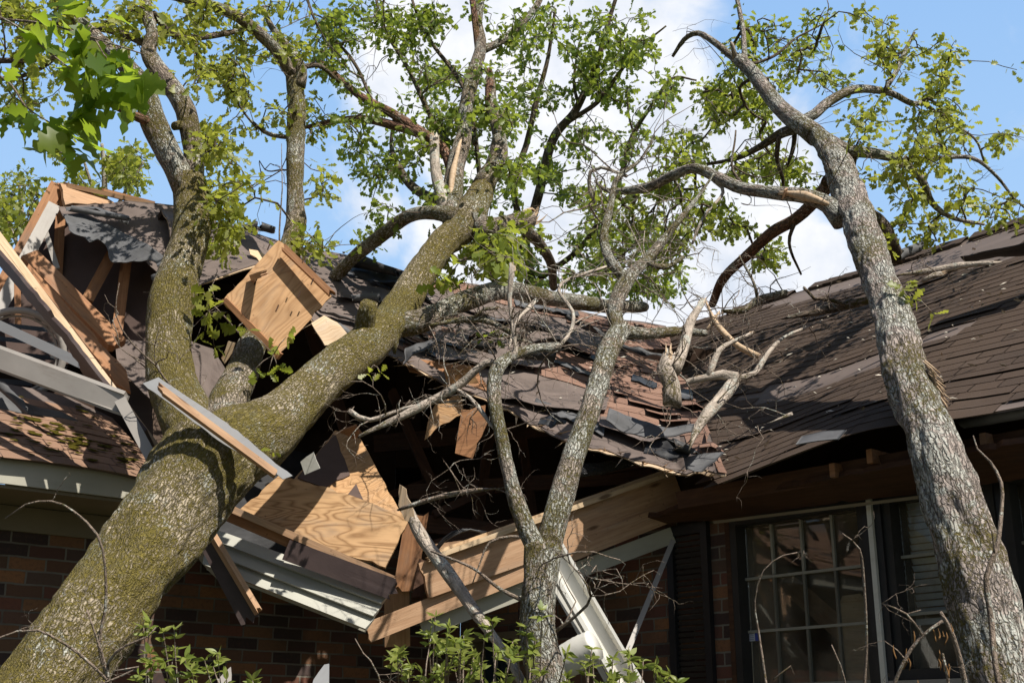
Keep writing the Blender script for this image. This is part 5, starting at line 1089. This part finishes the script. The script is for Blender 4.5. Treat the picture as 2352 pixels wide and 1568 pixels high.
felt('grey felt scrap lying past the eave corner', lambda m: sheet(m, [(1570, 1050, 6.75), (1620, 1040, 6.75), (1665, 1040, 6.75)], [(1575, 1076, 6.65), (1610, 1078, 6.62), (1640, 1062, 6.65)], 16, 6, .012, .005, 0, .02, 7, 66), FELT_GREY)
felt('dark crumpled felt tuft at the torn edge between the two slender stems', lambda m: sheet(m, [(1238, 952, 7.35), (1270, 948, 7.3), (1305, 960, 7.3)], [(1235, 975, 7.25), (1265, 988, 7.2), (1290, 975, 7.2)], 16, 8, .04, .006, .03, .02, 8, 67))
felt('narrow grey felt tongue drooping over the hole by the big stem', lambda m: sheet(m, [(930, 800, 7.9), (955, 785, 7.9), (1010, 778, 7.9)], [(925, 838, 7.75), (945, 812, 7.75), (1000, 790, 7.8)], 16, 8, .02, .006, 0, .02, 7, 68), FELT_GREY)
felt('small shiny felt fold behind the ridge beside the right oak', lambda m: scroll(m, (2060, 590, 8.5), (2110, 570, 8.6), 26, .8, .006, (1, 1), 12), FELT_GREY)
felt('lifted grey shingle strip at the right eave', lambda m: sheet(m, [(1828, 1022, 6.15), (1880, 1012, 6.1), (1925, 1008, 6.05)], [(1842, 1000, 6.2), (1890, 990, 6.15), (1945, 984, 6.1)], 16, 6, .008, .006, .0, .01, 7, 69), FELT_GREY)
felt('long grey felt roll sagging from the eave at the far right', lambda m: scroll(m, (2205, 975, 5.85), (2480, 925, 5.4), 38, .7, .008, (.7, 1.1), 15), FELT_GREY)
felt('dark lifted felt sheet near the ridge at the far right', lambda m: sheet(m, [(2230, 600, 7.6), (2290, 590, 7.5), (2420, 560, 7.3)], [(2215, 616, 7.45), (2290, 596, 7.3), (2420, 575, 7.1)], 20, 6, .02, .005, .06, .02, 6, 70))
# right gutter / downspout
dg = thing('hanging_gutter', 'cream gutter length hanging steeply behind the slender forked tree', 'gutter', P(1370, 1420, 6.4))
m = MB()
profg = [(-.075, 0), (.075, 0), (.075, .045), (.062, .055), (.062, .075), (.04, .075), (.04, .02), (-.04, .02), (-.06, .06), (-.075, .06)]
extrude(m, P(1270, 1268, 6.35), P(1485, 1640, 5.9), [(x * .9, y) for x, y in profg], unit(CAM - P(1370, 1420, 6.2))); m.build('trough', WHITE, dg)
m = MB(); board(m, (1262, 1330, 6.4), (1415, 1600, 6.05), 12, .02); m.build('back_lip', WHITE, dg)
el = MB(); X_ = [P(1278, 1530, 5.75), P(1300, 1518, 5.72), P(1335, 1497, 5.70), P(1366, 1480, 5.68)]
tube(el, X_, [.074, .076, .076, .070], 20, .012, 0, 3, lump=lambda L, T: 1 + .03 * np.sin(L * 260)); obj(el, 'downspout_elbow', WHITE, 'short ribbed white downspout elbow leaning against the hanging gutter', 'downspout', None, True)
m = MB(); board(m, (1546, 1240, 7.35), (1436, 1508, 6.75), 12, .006, 0); ns_ = obj(m, 'trim_strip', GREYWHITE, 'thin slotted white trim strip hanging diagonally before the brick wall', 'trim')
m = MB()
for q in range(22): t = .18 + q * .036; a_ = np.array([1546, 1240, 7.343]) * (1 - t) + np.array([1436, 1508, 6.743]) * t; b_ = np.array([1546, 1240, 7.343]) * (1 - t - .018) + np.array([1436, 1508, 6.743]) * (t + .018); board(m, tuple(a_), tuple(b_), 2.5, .002)
m.build('slots', BLACKP, ns_)
m = MB(); slab(m, [(712, 1600), (720, 1560), (745, 1525), (756, 1523), (756, 1600)], [(712, 1600, 5.9), (756, 1523, 6.0), (756, 1600, 5.9)], .01); obj(m, 'bent_metal_scrap', GREYM, 'bent shiny metal scrap poking up at the bottom left of the shrubs', 'scrap')
m = MB(); slab(m, [(505, 1600), (500, 1560), (530, 1530), (535, 1600)], [(505, 1600, 5.6), (530, 1530, 5.7), (535, 1600, 5.6)], .01); obj(m, 'metal_scrap', GREYWHITE, 'small pale metal scrap behind the left azalea sprigs', 'scrap')
m = MB()
for q in range(3):
    tube(m, [P(985 + q * 5, 1280, 7.3), P(1020, 1235 + q * 4, 7.3), P(1060 + q * 10, 1215, 7.35), P(1120, 1222 + q * 5, 7.4)], [.006] * 4, 6, .05, 0, q)
obj(m, 'electric_cable', BLACKP, 'loose black cables drooping behind the sagging header beam', 'cable', None, True)

# ------------------------------------------------------------------ fallen branches
def branch(name, label, limbs, mt, bare=0, group='broken branches lying on the house', Lr=(.15, .45), seed=1, jag=.04, r0=.004):
    t = Tree(name, label, 'branch', P(*limbs[0][0][:3]), group)
    for i, l in enumerate(limbs): t.limb(l, mt, 'stem' if i == 0 else 'limb', rough=.005, jag=jag if i == 0 else .03, wob=.014)
    if bare: t.bare(bare, Lr, BARK_TWIG, None, r0, seed)
    return t
branch('broken_branch', 'bare broken branch like a bent pole standing over the hole and reaching down left', [[(828, 1000, 6.2, 12), (940, 950, 6.25, 14), (1050, 892, 6.3, 15), (1120, 838, 6.3, 14), (1184, 826, 6.3, 14), (1182, 760, 6.35, 15), (1172, 690, 6.4, 15), (1176, 618, 6.45, 16)], [(1050, 895, 6.3, 10), (1100, 940, 6.15, 10), (1140, 990, 6.02, 8)], [(805, 945, 6.4, 8), (850, 968, 6.35, 9), (950, 935, 6.35, 8), (1060, 920, 6.3, 6)], [(1170, 800, 6.4, 9), (1190, 730, 6.6, 8), (1230, 690, 6.8, 5)]], BARK_PALE, 39, seed=31)
branch('broken_branch', 'long smooth grey pole leaning across the header beam down into the azalea', [[(925, 1118, 6.35, 10), (942, 1175, 6.3, 22), (975, 1240, 6.2, 28), (1040, 1330, 6.0, 29), (1110, 1430, 5.75, 28), (1170, 1510, 5.6, 26), (1215, 1600, 5.5, 24)]], BARK_PALE, 0, jag=.0)
m = MB(); slab(m, [(915, 1160), (918, 1112), (932, 1122), (948, 1170), (955, 1200), (930, 1195)], [(915, 1160, 6.28), (918, 1112, 6.3), (955, 1200, 6.25)], .02); obj(m, 'splintered_tip', SPLINT, 'pinkish splintered wood tip above the leaning grey pole', 'wood')
branch('broken_branch', 'stubby thick broken log lying on the shingles right of the slender tree', [[(1545, 925, 6.7, 46), (1548, 885, 6.75, 40), (1532, 850, 6.8, 40), (1538, 828, 6.85, 36)], [(1548, 850, 6.8, 34), (1570, 800, 6.95, 26), (1590, 740, 7.1, 22), (1612, 695, 7.25, 16)]], BARK_PALE, 14, seed=32, jag=.06)
branch('broken_branch', 'crooked broken branch with a stripped lower end resting on the right slope', [[(1585, 1028, 6.45, 8), (1605, 985, 6.55, 20), (1640, 940, 6.65, 26), (1675, 900, 6.8, 28), (1690, 868, 6.85, 26), (1660, 862, 6.85, 20), (1610, 870, 6.85, 16)], [(1690, 868, 6.85, 20), (1730, 860, 6.9, 14), (1770, 810, 7.1, 12), (1810, 770, 7.3, 9), (1880, 740, 7.5, 4)], [(1628, 862, 6.85, 12), (1650, 810, 6.95, 13), (1680, 790, 7.0, 10), (1725, 766, 7.05, 9)]], BARK_PALE, 18, seed=33, jag=.1)
branch('broken_branch', 'pale peeled splinter branch tangled at the valley between the slopes', [[(1620, 690, 7.6, 8), (1650, 745, 7.5, 10), (1690, 790, 7.3, 10), (1735, 815, 7.2, 12)], [(1625, 755, 7.5, 8), (1650, 720, 7.6, 6)]], SPLINT, 12, seed=34)
branch('broken_branch', 'grey twiggy branch lying along the ridge left of the right oak', [[(1660, 715, 8.4, 12), (1710, 715, 8.3, 13), (1745, 690, 8.4, 13), (1800, 672, 8.5, 11)], [(1740, 690, 8.4, 9), (1725, 640, 8.5, 6), (1700, 590, 8.6, 4)]], BARK_LICH, 25, seed=35)
branch('broken_branch', 'rotten split branch jutting left from behind the right oak trunk', [[(2030, 680, 7.2, 18), (1960, 700, 7.2, 20), (1880, 718, 7.2, 14), (1830, 725, 7.2, 6)], [(1940, 700, 7.15, 10), (1885, 690, 7.2, 10), (1870, 690, 7.2, 8), (1850, 665, 7.2, 6)]], BARK_DARK, 6, seed=36, jag=.1)
branch('broken_branch', 'broken split branch on the roof just right of the right oak trunk', [[(2065, 632, 7.4, 8), (2140, 625, 7.35, 14), (2210, 612, 7.3, 12), (2270, 604, 7.25, 6)], [(2120, 645, 7.25, 12), (2160, 630, 7.25, 14)]], BARK_PALE, 5, seed=37, jag=.08)
branch('broken_branch', 'lichened bare limb lying flat among twigs behind the thin pale pole', [[(985, 748, 7.35, 10), (1080, 735, 7.4, 12), (1130, 742, 7.4, 10), (1200, 780, 7.3, 6)], [(1080, 738, 7.4, 8), (1110, 715, 7.4, 9), (1140, 708, 7.4, 8)], [(1100, 768, 7.4, 6), (1180, 780, 7.3, 8), (1260, 800, 7.2, 5)]], BARK_LICH, 46, seed=38)
branch('broken_branch', 'thin bare twig hanging across the dark hole beside the slender tree', [[(1175, 1118, 5.85, 5), (1100, 1128, 5.95, 6), (1020, 1142, 6.0, 6), (930, 1165, 6.05, 5)], [(1060, 1135, 5.97, 4), (1040, 1100, 5.98, 3), (1020, 1060, 6, 2)]], BARK_TWIG, 8, seed=39, r0=.003)
branch('broken_branch', 'short twig lying on the lit right slope below the bare felt patch', [[(1740, 978, 6.3, 3), (1780, 970, 6.3, 4), (1808, 955, 6.3, 6)]], BARK_PALE, 2, seed=40, r0=.003)
# wood chips, leaf scraps and shingle grit scattered over the slopes
m = MB(); lr = random.Random(5)
for i in range(420):
    if lr.random() < .55: p = SR(lr.uniform(-1.6, 2.3), lr.uniform(.15, 4.0)) + Zv * .03
    else: p = SM(lr.uniform(.2, .95) * WM, lr.uniform(.08, .95) * HM) + Zv * .03
    a = lr.uniform(0, 6.28); s_ = lr.uniform(.006, .026) * (1.4 if lr.random() < .1 else 1); ex_ = np.array([math.cos(a), math.sin(a), lr.uniform(-.2, .5)]) * s_; ey_ = np.array([-math.sin(a), math.cos(a), lr.uniform(0, .6)]) * s_ * lr.uniform(.2, .6)
    m.add([p - ex_, p + ey_, p + ex_ * 1.1, p - ey_, p + Zv * .006], [(0, 1, 4), (1, 2, 4), (2, 3, 4), (3, 0, 4)])
tag(m.build('wood_chips', CHIP), 'pale wood chips and scraps scattered over the broken roof', 'wood chips', kind='stuff')

# ------------------------------------------------------------------ shrubs along the bottom
def azalea(label, stems, size, seed, material=SHRUBL, whorl=(5, 8)):
    t = Tree('azalea_shrub', label, 'shrub', P(*stems[0][0][:3]) * [1, 1, 0]); lr = np.random.default_rng(seed); Pp, Dd, Zz = [], [], []; m = MB()
    for st in stems:
        X_, r_ = px(st); c, rr = tube(m, X_, r_, 6, .03, 0, 2, .006)
        d = unit(c[-1] - c[-3])
        for kk in range(2):
            base = c[-1] - d * .03 * kk
            for _ in range(lr.integers(*whorl)):
                v = lr.normal(size=3); v -= d * np.dot(v, d); v = unit(v) + d * lr.uniform(.1, .7); Pp.append(base); Dd.append(v); Zz.append(size * lr.uniform(.6, 1.25))
    m.build('stems', BARK_TWIG, t.root, True); leaves('foliage', material, t.root, np.array(Pp), np.array(Dd), np.array(Zz), OVAL, .8)
lr = random.Random(12); st = []
for (u, v) in ((330, 1440), (345, 1425), (375, 1450), (400, 1445), (345, 1500), (400, 1490), (425, 1510), (440, 1540), (470, 1515), (490, 1530), (520, 1560), (380, 1520), (350, 1530), (400, 1555), (445, 1560), (580, 1562), (500, 1500), (470, 1575), (320, 1550)):
    st.append([(u + lr.uniform(-20, 40), 1720, 4.5, 5), (u + lr.uniform(-10, 25), (v + 1720) / 2, 4.48, 4), (u, v, 4.45 + lr.uniform(-.15, .15), 2)])
azalea('sparse azalea with fresh pale leaves at the foot of the mossy trunk', st, .043, 5)
st = []
for i in range(34):
    u = lr.uniform(900, 1260); top = 1470 + abs(u - 1060) * .25 + lr.uniform(-40, 90); st.append([(u + lr.uniform(-60, 60), 1760, 4.7, 5), (u + lr.uniform(-25, 25), (top + 1760) / 2, 4.7, 4), (u, top, 4.7 + lr.uniform(-.35, .35), 2.5)])
for (u, v) in ((1000, 1415), (1130, 1425), (1115, 1445), (985, 1460), (920, 1490), (1210, 1440), (1245, 1400), (1060, 1470), (1190, 1500), (1230, 1470), (1010, 1540), (940, 1555), (1160, 1550)):
    st.append([(u + lr.uniform(-30, 30), 1760, 4.6, 5), (u + lr.uniform(-15, 15), (v + 1760) / 2, 4.58, 4), (u, v, 4.55, 2.5)])
azalea('dense bright azalea shrub at bottom centre around the leaning grey pole', st, .042, 6)
st = []
for i in range(22):
    u = lr.uniform(1270, 1560); top = 1500 + lr.uniform(-10, 90); st.append([(u + lr.uniform(-40, 40), 1760, 4.8, 5), (u + lr.uniform(-25, 25), (top + 1760) / 2, 4.8, 4), (u, top, 4.75 + lr.uniform(-.2, .2), 2.5)])
azalea('loose azalea sprigs before the white gutter end, right of the slender trunk', st, .04, 7)
# bare stems
def stems(name, label, limbs, mt, bare=0, seed=1, cat='plant', cat_leaf=0):
    t = Tree(name, label, cat, P(*limbs[0][0][:3]) * [1, 1, 0])
    for l in limbs: t.limb(l, mt, 'stem', seg=8, wob=.004)
    if bare: t.bare(bare, (.08, .25), BARK_TWIG, None, .002, seed)
    if cat_leaf:
        S_ = np.concatenate(t.pts); m = MB(); lr_ = np.random.default_rng(seed)
        for _ in range(cat_leaf):
            p = S_[lr_.integers(len(S_))] + lr_.normal(size=3) * .03
            tube(m, [p, p - Zv * .02 + lr_.normal(size=3) * .004, p - Zv * .05 + lr_.normal(size=3) * .008], [.0025, .005, .003], 5, .01, .002, 1)
        m.build('catkins', CATKIN, t.root, True)
stems('bare_vine', 'long arching bare vine stem drooping before the left brick wall', [[(290, 1720, 4.3, 9), (255, 1580, 4.3, 9), (228, 1480, 4.3, 8), (243, 1400, 4.3, 7), (242, 1300, 4.3, 6), (225, 1230, 4.3, 6), (170, 1175, 4.32, 5), (120, 1152, 4.35, 5), (60, 1158, 4.4, 4), (12, 1190, 4.4, 3)], [(290, 1700, 4.3, 8), (250, 1560, 4.25, 8), (235, 1500, 4.25, 6), (200, 1400, 4.25, 4)], [(245, 1560, 4.2, 7), (180, 1500, 4.2, 7), (90, 1448, 4.2, 6), (40, 1450, 4.2, 5), (-40, 1480, 4.2, 4)], [(260, 1600, 4.3, 7), (250, 1520, 4.25, 7), (290, 1480, 4.2, 6), (340, 1460, 4.2, 4), (358, 1440, 4.2, 3)], [(180, 1590, 4.2, 6), (260, 1560, 4.2, 5), (320, 1530, 4.2, 4), (260, 1540, 4.2, 3)]], BARK_TWIG, 14, 51, 'vine')
stems('bare_sapling', 'thin bare sapling arching in front of the large paned window', [[(1780, 1720, 4.9, 8), (1760, 1560, 4.95, 6), (1745, 1460, 5.0, 5), (1735, 1380, 5.0, 4), (1755, 1310, 5.0, 3), (1800, 1275, 5.0, 3), (1832, 1268, 5.0, 2)], [(1775, 1560, 4.95, 4), (1815, 1530, 4.95, 3), (1825, 1550, 4.95, 2)], [(1960, 1720, 5.0, 5), (1940, 1560, 5.0, 4), (1910, 1480, 5.0, 3)], [(1990, 1720, 5.2, 9), (1985, 1580, 5.2, 8), (1990, 1480, 5.2, 6), (1985, 1340, 5.2, 6), (1975, 1260, 5.2, 4), (1935, 1225, 5.2, 3)]], BARK_TWIG, 5, 52, 'sapling')
stems('catkin_bush', 'twiggy bush with hanging dry brown catkins before the blind covered window', [[(2020, 1720, 4.8, 10), (2060, 1560, 4.8, 9), (2110, 1470, 4.8, 8), (2165, 1425, 4.8, 7)], [(2230, 1720, 4.75, 14), (2215, 1560, 4.75, 13), (2190, 1460, 4.75, 11), (2160, 1405, 4.75, 8)], [(2120, 1460, 4.8, 5), (2080, 1410, 4.8, 5), (2025, 1385, 4.8, 3)], [(2080, 1410, 4.8, 3), (2115, 1400, 4.8, 2)], [(2150, 1720, 4.7, 8), (2180, 1590, 4.7, 8), (2165, 1500, 4.7, 6)], [(2085, 1520, 4.8, 4), (2060, 1490, 4.8, 3), (2030, 1470, 4.8, 2)]], BARK_TWIG, 12, 53, 'bush', 40)
stems('bare_sprig', 'short bare sprig rising beside the azalea before the dark wall', [[(905, 1720, 4.8, 4), (870, 1550, 4.8, 4), (835, 1500, 4.8, 3), (815, 1465, 4.8, 2)]], BARK_TWIG, 3, 54, 'sprig')
